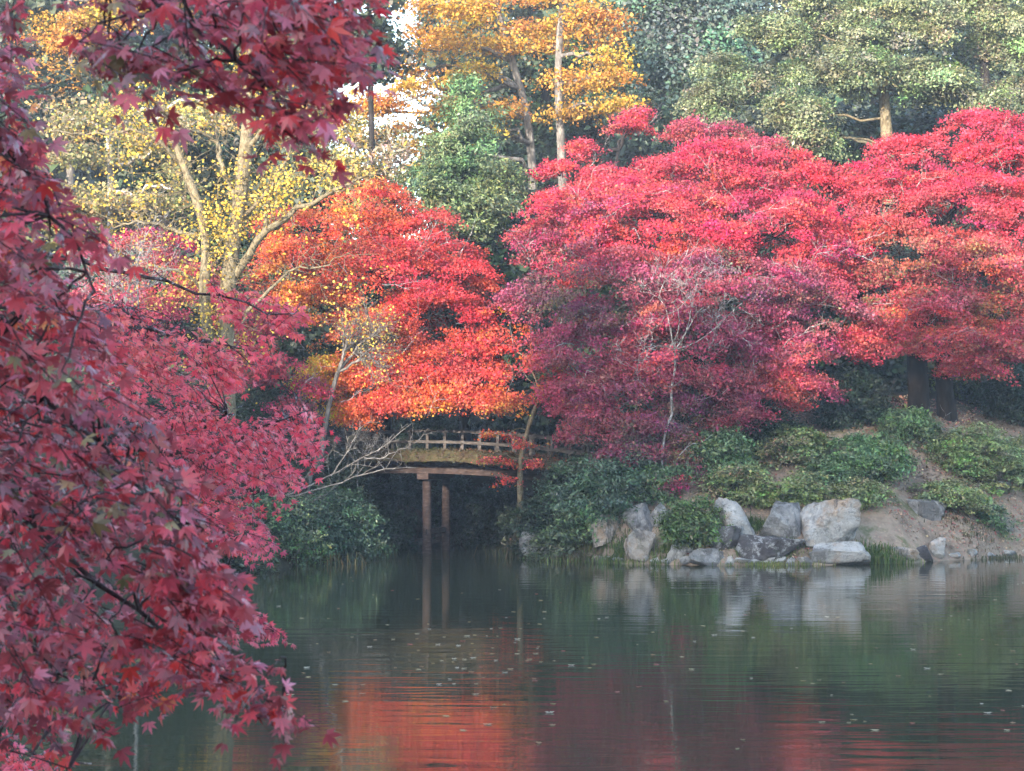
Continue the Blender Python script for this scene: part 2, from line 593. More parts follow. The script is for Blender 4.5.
def crown_mesh(name, rng, lobes, colour, mat, parent, dens=1.2, pad_r=.75, flat=.25, leaves=300, L=.11, tilt=.35, sub=.15,
               clump=9, up=.45, out=.55, rnd=.65, w=.7, back=.35, zbias=.12, inner=.55, extra=None, padhue=.1, minpads=4):
    C, D, O = make_pads(rng, lobes, dens, back, zbias, inner, minpads)
    if extra is not None:
        C = np.concatenate([C, extra[0]]); D = np.concatenate([D, extra[1]])
    P, OD = crown_points(rng, C, D, pad_r, flat, leaves, tilt, sub, clump)
    N = OD * out + np.array([0, 0, up]) + rng.normal(size=P.shape) * rnd
    Q = diamonds(P, N, L * np.clip(np.exp(rng.normal(0, .32, len(P))), .45, 2.0), rng, w)
    col = colour(P, rng)
    k = len(P) // len(C)
    hue = np.exp(rng.normal(0, padhue, (len(C), 3)) * np.array([.6, 1.3, .9]) + rng.normal(0, padhue * .6, (len(C), 1)))   # each spray has turned a little more or less
    o = leaf_obj(name, Q, col * np.repeat(hue, k, 0), mat, parent)
    return o, C, O


def limb_set(tb, rng, root_pts, mains, lobes, C, O, r0, twig_every=3, r_twig=.012, sag=.06):
    """limbs from the trunk to each main lobe, boughs to the smaller lobes, thin twigs to the sprays"""
    root_pts = np.asarray(root_pts)
    net = [root_pts]
    for c, R in mains:
        below = root_pts[root_pts[:, 2] < c[2] + .2]
        if len(below) == 0: below = root_pts[:1]
        s = below[np.argmin(np.linalg.norm(below - c, axis=1) - below[:, 2] * .35)]
        p = wiggle(s, c, rng, 12, .12, sag)
        tb.add(p, r0 * rng.uniform(.7, 1.1), r0 * .3, 6)
        net.append(p[4:])
    net = np.concatenate(net)
    for li, (c, R) in enumerate(lobes):
        s = net[np.argmin(np.linalg.norm(net - c, axis=1))]
        p = wiggle(s, c, rng, 7, .12, .05) if np.linalg.norm(s - c) > .15 else np.linspace(s, s + [0, 0, .15], 7)
        tb.add(p, r0 * .32, r0 * .16, 5)
        for k in np.nonzero(O == li)[0][::twig_every]:
            tb.add(wiggle(p[rng.randint(2, 7)], C[k] - np.array([0, 0, .04]), rng, 6, .14, .05), r0 * .14, r_twig * .6, 3)


def make_tree(name, label, cat, base_px, d, trunk_px, lobes, colour, bark, leafmat='leaf', seed=0, r=.2, limb=.09, group=None, twig_every=3,
              mains=None, base_xy=None, **kw):
    rng = np.random.RandomState(seed)
    if base_xy is None:
        x = (base_px - 512) / F * d; y = d
    else:
        x, y = base_xy
    b = np.array([x, y, hz(x, y) - .15])
    t = thing(name, label, cat, b, group)
    pts = [b] + [at(*q) for q in trunk_px]
    tr = spline(pts, 16)
    tb = Tubes()
    tb.add(tr, r * 1.15, r * .55, 9, .8)
    o, C, O = crown_mesh('crown', rng, lobes, colour, M[leafmat], t, **kw)
    limb_set(tb, rng, tr[5:], mains or lobes, lobes, C, O, limb, twig_every)
    tb.build('trunk', M[bark], t)
    return t


RED = palette([(.44,.035,.075),(.52,.05,.08),(.6,.085,.08),(.38,.035,.085),(.26,.05,.06)],[4,4,2,3,.8],seed=11,patchamt=.6)
CRIMSON = palette([(.19,.1,.085),(.26,.06,.1),(.33,.06,.1),(.4,.065,.1),(.5,.085,.08)],[1.1,3.4,4,2.2,.7],seed=12,patchamt=.6)
ORANGERED = palette([(.68,.36,.05),(.68,.23,.05),(.64,.13,.05),(.58,.075,.055),(.5,.05,.06)],[.9,2,4,4,1.6],seed=13,patch=.9,patchamt=.6,
                    grad=lambda P: np.clip((P[:, 2] - 6.0) * .1, -.3, .2))
ROSE = palette([(.17,.08,.06),(.34,.06,.1),(.4,.055,.1),(.46,.09,.09)],[.8,3,4,2],seed=14)
RUST = palette([(.19,.13,.07),(.36,.13,.1),(.45,.085,.09),(.5,.06,.085),(.54,.05,.085)],[.45,1.0,2.2,3.4,3],seed=15,patch=.8,
               grad=lambda P: np.clip((P[:, 2] - 7.2) * .12, -.26, .4))
SPRAY = palette([(.3, .1, .06), (.5, .13, .04), (.55, .2, .04), (.48, .06, .05), (.42, .04, .06)], [.6, 3, 1.5, 3, 2], seed=26)
AMBER = palette([(.42, .24, .05), (.5, .27, .04), (.55, .3, .05), (.4, .17, .04)], [2, 3, 2, 2], seed=16)
YELLOW = palette([(.62,.4,.05),(.64,.45,.08),(.5,.35,.07),(.4,.29,.08)],[3,3,2,1],seed=17)
OLIVE = palette([(.19,.18,.09),(.3,.26,.12),(.52,.38,.09),(.13,.13,.07),(.34,.3,.22)],[3,3,2.4,1.6,2],seed=18)
OAK = palette([(.13,.16,.085),(.18,.21,.11),(.23,.25,.13),(.085,.11,.06)],[3,4,3,1.5],seed=19)
BLUEGREEN = palette([(.07,.115,.09),(.095,.15,.115),(.055,.085,.065),(.12,.16,.115)],[3,3,2,1],seed=20)
CONIFER = palette([(.1,.16,.075),(.14,.2,.09),(.2,.24,.09),(.07,.11,.06)],[3,3,2,2],seed=21)
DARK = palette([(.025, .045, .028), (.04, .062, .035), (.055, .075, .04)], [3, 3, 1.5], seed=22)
AZALEA = palette([(.19,.24,.095),(.25,.29,.115),(.14,.19,.08),(.29,.24,.14)],[4,3,2,.7],seed=23)
LAUREL = palette([(.08,.14,.06),(.12,.2,.085),(.17,.25,.1),(.06,.1,.055)],[3,3,1.5,2],seed=24)
TEAL = palette([(.05, .085, .05), (.07, .12, .07), (.1, .16, .1), (.032, .055, .034)], [3, 3, 1.2, 2.4], seed=25)

# ------------------------------------------------------------------ woodland behind the viewpoint: unseen, added to shade the pond and the lower trees
rng = np.random.RandomState(77)
Ps, Ns = [], []
for i in range(60):
    x = -110 + i * 2.75 + rng.uniform(-1, 1); y = -55 + rng.uniform(-6, 6)
    top = 30.2 + rng.normal(0, .9) + (4.8 if -56 < x < -49 else 4.4 if x >= -49 else 2.0)  # tops shaped along x to set the shadow line on the far maples
    n = 1300
    t = rng.rand(n)
    rr = (1 - t ** 5) * 4.2 * np.sqrt(rng.rand(n)) + .3
    a = rng.uniform(0, 6.28, n)
    Ps.append(np.stack([x + rr * np.cos(a), y + rr * np.sin(a), .5 + t * (top - .5)], 1))
P = np.concatenate(Ps)
wl = leaf_obj('shade_woodland', diamonds(P, rng.normal(size=P.shape), np.full(len(P), 1.7), rng, .8), DARK(P, rng), M['evergreen_leaf'])
wl['kind'] = 'stuff'

# ------------------------------------------------------------------ far evergreens
BK = dict(leafmat='evergreen_leaf', dens=.42, pad_r=1.1, flat=.75, leaves=420, L=.19, tilt=.15, sub=.3, clump=8, up=.5, out=.8, rnd=.6, twig_every=9)
OK_ = dict(leafmat='evergreen_leaf', subs=7, dens=2.6, pad_r=.34, flat=.6, leaves=330, L=.088, w=.55, tilt=.3, sub=.15, clump=9, up=.75, out=.8, rnd=.5, twig_every=9, back=.15, zbias=.25, limb=.06)


def E(name, label, base_px, d, trunk_px, lobes, colour, seed, bark='bark_dark', r=.3, kw=BK, **k2):
    a = dict(kw); a.update(k2)
    ns = a.pop('subs', 0)
    lb = [lobe(*l) for l in lobes]
    if ns: lb = [(c, R * np.array([1, 1, 1.25])) for c, R in sublobes(lb, ns, .4, seed)]
    return make_tree(name, label, 'tree', base_px, d, [(px, py, d) for px, py in trunk_px], lb, colour, bark, seed=seed, r=r, mains=[lobe(*l) for l in lobes], **a)


E('evergreen_oak', 'big spreading evergreen oak with a sunlit bare side branch above the red maples', 889, 66, [(889, 200), (887, 140), (884, 85), (876, 30), (870, -20)],
  [(760, 40, 66, 52, 32), (830, 70, 65, 60, 34), (735, 78, 65, 42, 24), (712, 102, 65, 32, 22), (790, 118, 64.5, 48, 24), (815, 138, 64.5, 30, 18),
   (862, 40, 66, 50, 30), (930, 80, 66, 48, 24), (985, 95, 66, 42, 20), (900, 20, 66, 60, 30), (820, 12, 67, 50, 26)], OAK, 101, 'bark_tan', .27, OK_)
E('evergreen_oak', 'evergreen oak with pale bare twigs hanging in its gaps, at the top right edge', 985, 68, [(985, 150), (985, 60), (985, -20)],
  [(960, 10, 68, 50, 30), (1010, 40, 68, 50, 36), (1030, 90, 68, 36, 24), (990, -25, 68, 50, 30), (930, -15, 68, 40, 22)], OAK, 102, 'bark_dark', .25, OK_)
E('evergreen_oak', 'tall blue-green evergreen right of the orange-leaved trees', 680, 74, [(680, 150), (676, 60), (676, -10)],
  [(665, 30, 74, 36, 40), (672, 90, 73.5, 38, 36), (700, 60, 74, 40, 40), (655, 5, 74, 34, 28), (700, 125, 72, 34, 24), (720, 10, 74, 44, 34)], BLUEGREEN, 103, r=.25, leaves=650, L=.14, dens=.55)
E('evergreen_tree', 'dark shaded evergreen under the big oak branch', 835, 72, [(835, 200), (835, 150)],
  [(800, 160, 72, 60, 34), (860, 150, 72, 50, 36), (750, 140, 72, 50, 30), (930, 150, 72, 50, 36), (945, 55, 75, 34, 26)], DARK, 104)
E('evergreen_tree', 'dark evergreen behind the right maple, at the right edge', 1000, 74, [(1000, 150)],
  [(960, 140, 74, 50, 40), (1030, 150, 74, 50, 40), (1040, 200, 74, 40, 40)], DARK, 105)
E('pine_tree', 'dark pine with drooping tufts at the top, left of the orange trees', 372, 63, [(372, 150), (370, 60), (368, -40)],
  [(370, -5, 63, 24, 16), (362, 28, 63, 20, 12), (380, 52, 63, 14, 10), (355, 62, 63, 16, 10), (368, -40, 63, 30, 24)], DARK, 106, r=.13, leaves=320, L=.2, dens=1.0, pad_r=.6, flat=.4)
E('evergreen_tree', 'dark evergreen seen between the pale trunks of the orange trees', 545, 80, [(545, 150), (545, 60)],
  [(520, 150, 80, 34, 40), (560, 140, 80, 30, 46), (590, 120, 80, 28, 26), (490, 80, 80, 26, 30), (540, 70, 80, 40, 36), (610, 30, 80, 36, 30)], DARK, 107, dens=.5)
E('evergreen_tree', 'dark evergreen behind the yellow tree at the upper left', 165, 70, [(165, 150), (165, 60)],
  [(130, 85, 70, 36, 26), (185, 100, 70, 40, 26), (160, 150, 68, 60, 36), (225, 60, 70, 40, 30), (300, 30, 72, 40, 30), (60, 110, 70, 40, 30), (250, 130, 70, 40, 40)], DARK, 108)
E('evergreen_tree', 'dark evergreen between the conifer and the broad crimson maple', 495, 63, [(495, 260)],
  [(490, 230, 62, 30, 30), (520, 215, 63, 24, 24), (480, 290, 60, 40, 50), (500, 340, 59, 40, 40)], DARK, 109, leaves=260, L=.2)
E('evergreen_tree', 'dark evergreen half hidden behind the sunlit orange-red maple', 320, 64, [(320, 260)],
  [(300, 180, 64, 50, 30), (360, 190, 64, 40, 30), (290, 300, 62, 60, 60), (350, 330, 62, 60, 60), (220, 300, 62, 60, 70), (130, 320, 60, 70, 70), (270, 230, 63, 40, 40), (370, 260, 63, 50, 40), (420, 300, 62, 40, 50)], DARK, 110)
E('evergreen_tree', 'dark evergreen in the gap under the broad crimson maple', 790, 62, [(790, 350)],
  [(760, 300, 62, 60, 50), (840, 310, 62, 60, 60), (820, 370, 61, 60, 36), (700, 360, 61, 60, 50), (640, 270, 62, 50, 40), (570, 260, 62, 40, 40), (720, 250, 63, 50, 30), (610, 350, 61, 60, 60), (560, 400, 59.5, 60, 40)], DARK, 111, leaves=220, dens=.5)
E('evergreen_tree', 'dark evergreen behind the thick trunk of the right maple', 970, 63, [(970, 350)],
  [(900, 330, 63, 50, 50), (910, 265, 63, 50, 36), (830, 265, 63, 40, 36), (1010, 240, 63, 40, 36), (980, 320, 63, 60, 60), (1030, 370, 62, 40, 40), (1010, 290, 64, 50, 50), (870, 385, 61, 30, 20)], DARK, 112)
back_spots = [(-20, 84), (20, 80), (110, 88), (60, 92), (200, 96), (470, 98), (560, 94), (640, 90), (720, 96), (800, 90), (880, 95), (960, 92), (1040, 95), (280, 98)]
for i, (px, d) in enumerate(back_spots):
    rr = random.Random(i)
    ok_low = 130 <= 0
    tops = -60
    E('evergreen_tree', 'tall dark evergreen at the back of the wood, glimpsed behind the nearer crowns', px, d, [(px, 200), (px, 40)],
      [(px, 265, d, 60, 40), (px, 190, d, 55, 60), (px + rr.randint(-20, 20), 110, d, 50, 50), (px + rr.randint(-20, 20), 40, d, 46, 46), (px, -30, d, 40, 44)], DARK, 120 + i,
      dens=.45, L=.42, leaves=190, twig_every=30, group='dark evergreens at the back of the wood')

# ------------------------------------------------------------------ orange zelkovas, yellow trees
AM = dict(dens=.62, pad_r=.7, flat=.42, leaves=230, L=.1, tilt=.2, sub=.2, clump=8, up=.7, out=.4, rnd=.7, back=.5, inner=.1, twig_every=2)
make_tree('zelkova', 'orange-leaved tree with a pale trunk forking low, left of its twin', 'tree', 533, 70, [(533, 170, 70), (531, 130, 70), (524, 90, 70), (505, 50, 70), (492, -20, 70)],
          [lobe(*l) for l in [(432, 45, 70, 46, 26), (480, 12, 70, 44, 22), (415, 88, 69, 30, 14), (470, 75, 69, 36, 14), (505, 45, 70, 36, 20), (405, 128, 68, 24, 12), (450, 108, 69, 34, 9), (540, 25, 71, 30, 22), (480, 130, 69, 26, 6), (420, 8, 70, 40, 16), (398, 60, 70, 16, 14), (392, 100, 71, 22, 26), (372, 105, 72, 26, 26), (350, 120, 72, 22, 20), (400, 75, 71, 30, 12), (395, 150, 67, 24, 10), (500, 110, 69, 26, 8), (440, 140, 68, 20, 8)]],
          AMBER, 'bark_grey', seed=201, r=.19, limb=.085, group='orange trees with pale trunks', **AM)
make_tree('zelkova', 'orange-leaved tree with a straight pale trunk, right of its twin', 'tree', 563, 69, [(563, 180, 69), (561, 130, 69), (556, 80, 69), (560, 30, 69), (566, -30, 69)],
          [lobe(*l) for l in [(590, 20, 69, 40, 22), (612, 55, 69, 30, 12), (600, 82, 68.5, 36, 9), (560, 78, 69, 32, 9), (618, 78, 69, 20, 14), (575, 108, 68.5, 30, 6), (550, 45, 70, 28, 16), (545, -10, 69, 50, 18), (615, 25, 69, 22, 14), (620, 105, 68, 22, 8)]],
          AMBER, 'bark_grey', seed=202, r=.19, limb=.08, group='orange trees with pale trunks', **AM)
make_tree('zelkova', 'orange-brown tree in the top left corner behind the hanging maple leaves', 'tree', 70, 78, [(70, 150, 78), (72, 80, 78), (70, 0, 78)],
          [lobe(*l) for l in [(60, 40, 78, 50, 30), (100, 20, 78, 40, 24), (40, 80, 77, 40, 18), (80, 75, 77, 34, 16), (140, 0, 78, 50, 24)]], AMBER, 'bark_grey', seed=203, r=.2, **AM)
make_tree('broadleaf_tree', 'pale yellow-green tree at the left behind the bare grey shrub', 'tree', 110, 64, [(110, 250, 64), (112, 190, 64), (108, 130, 64)],
          [lobe(*l) for l in [(70, 120, 64, 44, 20), (120, 125, 63.5, 44, 18), (150, 150, 63, 34, 18), (80, 165, 63, 50, 22), (110, 205, 62, 60, 26), (60, 220, 62, 50, 40), (170, 190, 62, 40, 26), (240, 95, 63, 34, 16), (200, 120, 63, 40, 18)]], OLIVE, 'bark_pale', seed=204, r=.16,
          dens=.62, pad_r=.7, flat=.35, leaves=170, L=.115, tilt=.1, sub=.22, up=.5, out=.5, rnd=.7, twig_every=2)
make_tree('bamboo', 'olive bamboo thicket between the pale yellow tree and the conifer', 'bamboo', 385, 63, [(385, 250, 63), (383, 150, 63)],
          [lobe(*l) for l in [(360, 190, 62.5, 30, 34), (395, 170, 63, 24, 28), (335, 170, 63, 34, 24), (330, 125, 64, 36, 26), (290, 140, 64, 30, 26), (375, 140, 64, 24, 18)]], OLIVE, 'bark_tan', seed=205, r=.06,
          dens=.9, pad_r=.6, flat=.7, leaves=150, L=.2, w=.25, tilt=.5, sub=.25, up=.3, out=.4, rnd=.8, twig_every=2)
make_tree('conifer', 'bushy green conical conifer between the orange-red and crimson maples', 'tree', 465, 60.5, [(465, 260, 60.5), (465, 160, 60.5), (466, 80, 60.5)],
          [lobe(*l) for l in [(467, 90, 60.5, 9, 18), (466, 118, 60.3, 24, 18), (464, 148, 60, 42, 20), (468, 180, 59.8, 56, 24), (472, 215, 59.5, 48, 26), (440, 190, 59.7, 38, 24)]], CONIFER, 'bark_dark', seed=206, r=.18,
          leafmat='evergreen_leaf', dens=1.9, pad_r=.5, flat=.5, leaves=330, L=.11, w=.35, tilt=-.3, sub=.12, padhue=.08, up=.5, out=.8, rnd=.6, twig_every=6)

# ------------------------------------------------------------------ the lichen-covered yellow tree on the left bank
rng = np.random.RandomState(300)
gb = np.array([-7.0, 50.0, hz(-7.0, 50.0) - .1])
yt = thing('yellow_leaved_tree', 'old tree with thick lichen-spotted twin trunks and sparse yellow leaves, lit warm', 'tree', gb)
tb = Tubes()
tA = spline([at(228, 440, 50.2), at(226, 380, 50), at(227, 300, 50), at(232, 250, 50), at(240, 200, 50), at(246, 150, 50), at(250, 90, 50.2), at(252, 30, 50.4)], 22)
tA = np.concatenate([[gb], tA]); tb.add(tA, .25, .12, 10)
tB = spline([at(224, 400, 50), at(206, 330, 49.8), at(204, 280, 49.7), at(208, 240, 49.7), at(198, 200, 49.7), at(182, 165, 49.8), at(170, 125, 50), at(160, 100, 50.2)], 20)
tb.add(tB, .17, .07, 9)
br = [([(236, 275), (262, 232), (300, 208), (335, 190), (372, 172)], .11, .03), ([(206, 240), (170, 228), (140, 222), (115, 226)], .07, .02), ([(182, 165), (150, 130), (95, 135), (50, 130)], .06, .015),
      ([(236, 200), (222, 165), (215, 135), (180, 130)], .08, .02), ([(246, 150), (280, 110), (310, 80)], .07, .02), ([(240, 220), (270, 190), (290, 150), (300, 120)], .06, .015),
      ([(228, 330), (260, 300), (290, 270), (330, 265)], .06, .015), ([(204, 290), (180, 270), (150, 265), (130, 280)], .05, .012), ([(265, 230), (268, 200), (266, 185)], .07, .05)]
ends = []
for pl, a, b_ in br:
    p = spline([at(x, y, 50 + rng.uniform(-.6, .4) * min(1, k)) for k, (x, y) in enumerate(pl)], 14)
    p[2:] += rng.normal(0, .03, p[2:].shape)
    tb.add(p, a, b_, 6)
    for k in range(3, 14, 1):
        e = p[k] + rng.normal(size=3) * np.array([.5, .6, .5]) + np.array([0, 0, .15])
        tb.add(wiggle(p[k], e, rng, 6, .15), .016, .006, 4); ends.append(e)
        for _ in range(4):
            e2 = e + rng.normal(size=3) * .35
            tb.add(wiggle(e, e2, rng, 5, .2), .009, .004, 3); ends.append(e2)
for tr_ in (tA[5:], tB[3:]):
    for k in range(230):
        s = tr_[rng.randint(len(tr_))]
        e = s + rng.normal(size=3) * np.array([.55, .5, .4])
        tb.add(wiggle(s, e, rng, 5, .15), .012, .004, 3); ends.append(e)
tb.build('trunk', M['bark_tan'], yt)
ends = np.array(ends)
P = (ends[:, None, :] + rng.normal(size=(len(ends), 14, 3)) * .2).reshape(-1, 3)
P = P[fbm(P, 2.2, 303) + rng.normal(0, .12, len(P)) > .08]
leaf_obj('crown', diamonds(P, rng.normal(size=P.shape) + np.array([0, -.6, .3]), .075 * rng.uniform(.6, 1.4, len(P)), rng, .8), YELLOW(P, rng), M['leaf'], yt)


# ------------------------------------------------------------------ bare twiggy trees
def grow(tb, p, d, length, r, lev, rng, spread=.7, up=.1, tips=None, nmin=3, nmax=5):
    n = 5
    pts = [p]; q = p.copy(); dd = d.copy()
    for i in range(n):
        dd = dd + rng.normal(size=3) * .22; dd[2] += up * .3; dd /= np.linalg.norm(dd)
        q = q + dd * length / n; pts.append(q.copy())
    r1 = max(r * .5, .0035)
    tb.add(pts, r, r1, 5 if r > .02 else 3)
    if lev == 0:
        if tips is not None: tips.append(q.copy())
        return
    for k in range(rng.randint(nmin, nmax + 1)):
        i = rng.randint(2, n + 1)
        nd = dd + rng.normal(size=3) * spread; nd[2] += up; nd /= np.linalg.norm(nd)
        grow(tb, pts[i].copy(), nd, length * rng.uniform(.5, .78), max(r * .52, .0045), lev - 1, rng, spread, up, tips, nmin, nmax)


def bare_tree(name, label, cat, px, d, start_px, dirs, length, r, lev, seed, mat='lichen_twig', trunk=None, leaf=None, group=None, **kw):
    rng = np.random.RandomState(seed)
    x, y = (px - 512) / F * d, d
    b = np.array([x, y, hz(x, y) - .1])
    t = thing(name, label, cat, b, group)
    tb = Tubes(); tips = []
    s = at(*start_px, d)
    tb.add(wiggle(b, s, rng, 9, .06), r * 1.4, r, 7)
    for v in dirs:
        v = np.array(v, float)
        grow(tb, s.copy(), v / np.linalg.norm(v), length, r * .75, lev, rng, tips=tips, **kw)
    tb.build('trunk', M[mat], t)
    if leaf:
        col, per, L = leaf
        tp = np.array(tips)
        P = (tp[:, None, :] + rng.normal(size=(len(tp), per, 3)) * .12).reshape(-1, 3)
        leaf_obj('crown', diamonds(P, rng.normal(size=P.shape) + np.array([0, -.5, .3]), L * rng.uniform(.6, 1.3, len(P)), rng, .7), col(P, rng), M['leaf'], t)
    return t


bare_tree('bare_shrub', 'bare grey twiggy shrub beside the thick lichen-spotted trunks, no leaves left', 'shrub', 140, 48, (135, 330), [(-.3, 0, 1), (.3, -.1, 1), (.1, .2, 1), (-.6, 0, .8)], 1.35, .035, 4, 401, up=.16, nmin=3, nmax=4)
bare_tree('bare_tree', 'pale dead-looking twiggy tree standing in front of the broad crimson maple', 'tree', 655, 51.4, (675, 350), [(.35, -.1, 1), (-.25, -.1, 1), (.9, -.2, .5), (.1, -.3, 1), (-.8, -.2, .5), (.5, 0, .9), (-.5, 0, .8)], 1.4, .026, 5, 402, mat='lichen_twig', up=.06, spread=1.0, nmin=2, nmax=3)
bare_tree('sparse_tree', 'leaning twiggy tree with few pale yellow leaves, left of the bridge', 'tree', 296, 52.6, (338, 372), [(.5, -.1, .9), (.8, 0, .4), (.3, 0, 1), (.9, -.1, .2), (.7, -.2, .5)], 1.15, .06, 4, 403, mat='bark_grey', leaf=(YELLOW, 1, .07), up=.06, nmax=4)
bare_tree('bare_shrub', 'low bare shrub of fine grey twigs at the left end of the bridge', 'shrub', 350, 53.6, (358, 462), [(-.3, 0, 1), (.2, -.1, 1), (.6, 0, .7), (-.8, 0, .5), (.8, -.1, .6)], .6, .016, 3, 404, up=.12, nmin=3, nmax=4)

# ------------------------------------------------------------------ maples of the far bank
MP = dict(subs=4, dens=2.15, pad_r=.44, flat=.2, leaves=290, L=.058, tilt=.5, sub=.1, inner=.74, clump=9, up=.4, out=.45, rnd=.85, padhue=.22)


def maple(label, base_px, d, trunk_px, lobes, colour, seed, r=.16, bark='bark_dark', name='maple_tree', limb=.07, twigs=4.5, **k2):
    a = dict(MP); a.update(k2)
    ns = a.pop('subs'); lb = [lobe(*l) for l in lobes]
    full = lb
    if ns: lb = [(c, R * np.array([.95, .85, 1.3])) for c, R in lb]; lb += [(c, R * np.array([1.1, 1, .75])) for c, R in sublobes(lb, ns, .3, seed, 1.08)]
    t = make_tree(name, label, 'tree', base_px, d, trunk_px, lb, colour, bark, seed=seed, r=r, limb=limb, mains=full, **a)
    if twigs:
        rng = np.random.RandomState(seed + 5000); tb = Tubes()
        for c, R in full:
            for k in range(max(1, int(twigs * R[0] * R[2]))):
                dv = nrm(rng.normal(size=3)); dv[1] = -abs(dv[1])
                p = c + dv * R * rng.uniform(.85, 1.1)
                v = nrm(np.array([rng.normal(0, .8), -.5, rng.uniform(-.2, .8)]))
                grow(tb, p, v, rng.uniform(.35, .95), rng.uniform(.007, .014), 1, rng, spread=.9, nmin=2, nmax=4)
        tb.build('twig_growth', M['lichen_twig'], t)
    return t


maple('small scarlet maple showing behind the broad crimson maple, below the orange trees', 612, 63, [(612, 200, 63), (618, 150, 63)],
      [(624, 126, 63, 22, 5), (586, 152, 62.5, 18, 7), (638, 114, 63, 9, 5), (560, 176, 61, 24, 9), (600, 176, 61, 22, 9)], RED, 501, r=.1, dens=2.0, pad_r=.32, leaves=150)
maple('low rust-red maple top behind the broad crimson maple, under the evergreen oak', 715, 63, [(715, 200, 63)],
      [(725, 138, 63, 30, 9), (690, 132, 63, 24, 8), (760, 150, 62, 24, 8)], ROSE, 502, r=.1, dens=1.6)
maple('broad crimson maple filling the middle of the far bank, its top in sunlight', 700, 56, [(698, 400, 55.8), (702, 330, 55.8), (700, 260, 56)],
      [(710, 176, 57, 80, 24), (618, 208, 57, 66, 28), (560, 222, 56.5, 46, 24), (770, 180, 57, 60, 26), (822, 205, 56.5, 44, 34), (660, 225, 55, 100, 36), (770, 240, 55, 90, 40), (570, 250, 55, 56, 30),
       (655, 180, 57.5, 40, 16), (845, 250, 56, 30, 30)], RED, 503, r=.24, limb=.1)
maple('shaded rose-crimson maple in front of the broad crimson one, drooping to the shrubs', 668, 53.2, [(668, 450, 53.2), (672, 380, 53.2), (670, 320, 53.4)],
      [(620, 290, 53.2, 80, 36), (720, 300, 53.2, 90, 40), (800, 300, 54, 56, 34), (590, 345, 53, 60, 28), (690, 350, 52.6, 80, 34), (780, 355, 53, 50, 22), (640, 390, 52.4, 64, 24), (720, 395, 52.4, 56, 24),
       (795, 388, 53, 40, 14), (600, 425, 52, 44, 16), (650, 440, 51.7, 44, 18), (672, 470, 51.4, 20, 14), (575, 395, 52.3, 26, 14), (630, 455, 51.6, 20, 12), (540, 300, 54, 30, 20)], CRIMSON, 504, r=.14, bark='bark_grey', zbias=.0)
maple('right maple with thick dark double trunk, crimson above and rust-brown below', 918, 56.5, [(918, 380, 56.5), (915, 340, 56.5), (925, 290, 56.5), (940, 230, 56.5)],
      [(985, 135, 57, 46, 22), (1010, 175, 57, 50, 30), (905, 165, 57, 44, 22), (880, 205, 56.5, 50, 28), (960, 205, 56, 66, 30), (1020, 230, 56, 50, 34), (900, 255, 55.5, 60, 26), (980, 275, 55.5, 66, 28),
       (1015, 310, 55.5, 40, 24), (935, 310, 55, 66, 18), (890, 315, 55, 46, 16), (950, 345, 54.8, 70, 12), (1010, 345, 54.8, 40, 14), (860, 345, 55, 24, 10), (970, 365, 54.8, 20, 8)], RUST, 505, r=.3, limb=.1)
rng = np.random.RandomState(9)
tb = Tubes()
par = [o for o in COL.objects if o.name.startswith('maple_tree') and 'double trunk' in o.get('label', '')][0]
p0 = np.array([(948 - 512) / F * 56.8, 56.8, 0]); p0[2] = hz(p0[0], p0[1]) - .15
tb.add(spline([p0, at(944, 385, 56.8), at(945, 340, 56.8), at(960, 280, 56.8), at(985, 220, 57)], 14), .3, .12, 9)
tb.build('second_trunk', M['bark_dark'], par)
maple('sunlit orange-red maple left of the bridge, its lower sprays orange over the railing', 378, 58.0, [(386, 440, 57.2), (386, 400, 56.4), (378, 340, 55.8), (380, 280, 55.8)],
      [(372, 212, 56.5, 50, 20), (325, 240, 56, 56, 24), (295, 268, 55.5, 44, 24), (412, 250, 56, 54, 26), (455, 275, 55.5, 44, 28), (370, 280, 55, 80, 32), (310, 305, 55, 44, 22), (430, 320, 54.6, 60, 26),
       (370, 340, 54.5, 56, 22), (475, 345, 54.5, 36, 24), (420, 372, 54, 60, 18), (350, 382, 53.6, 40, 12), (400, 388, 53.4, 56, 9), (460, 384, 53.4, 50, 11), (360, 402, 53.2, 34, 4), (430, 404, 53, 34, 4), (490, 398, 53, 26, 8), (340, 360, 54, 30, 14), (352, 414, 53.4, 12, 3)],
      ORANGERED, 506, r=.2, limb=.09, dens=1.35)
maple('slender leaning maple at the right end of the bridge with orange sprays over its deck', 519, 53.1, [(521, 500, 53.0), (519, 465, 52.9), (527, 430, 53), (541, 392, 53.2)],
      [(492, 435, 52.4, 9, 2), (512, 439, 52.5, 9, 2), (532, 446, 52.2, 11, 2), (486, 459, 52.3, 8, 2), (503, 463, 52.5, 6, 2), (536, 463, 52.2, 10, 2), (508, 481, 52.2, 4, 2), (545, 395, 53, 34, 10), (520, 370, 53.5, 36, 14), (560, 365, 53.5, 36, 14), (500, 330, 54.2, 34, 22)], SPRAY, 507, r=.085, bark='bark_tan', limb=.022, dens=1.3, pad_r=.27, leaves=90, sub=.085, subs=0, minpads=2, flat=.15, twigs=0)
maple('low pinkish maple behind the lichen-spotted trunks at the left', 150, 53, [(150, 330, 53), (155, 290, 53)],
      [(150, 250, 53, 50, 16), (185, 285, 52.5, 40, 18), (110, 280, 53, 36, 22), (160, 310, 52, 60, 20), (260, 330, 53, 34, 30), (280, 380, 52.5, 34, 26)], ROSE, 508, r=.1, dens=1.0)

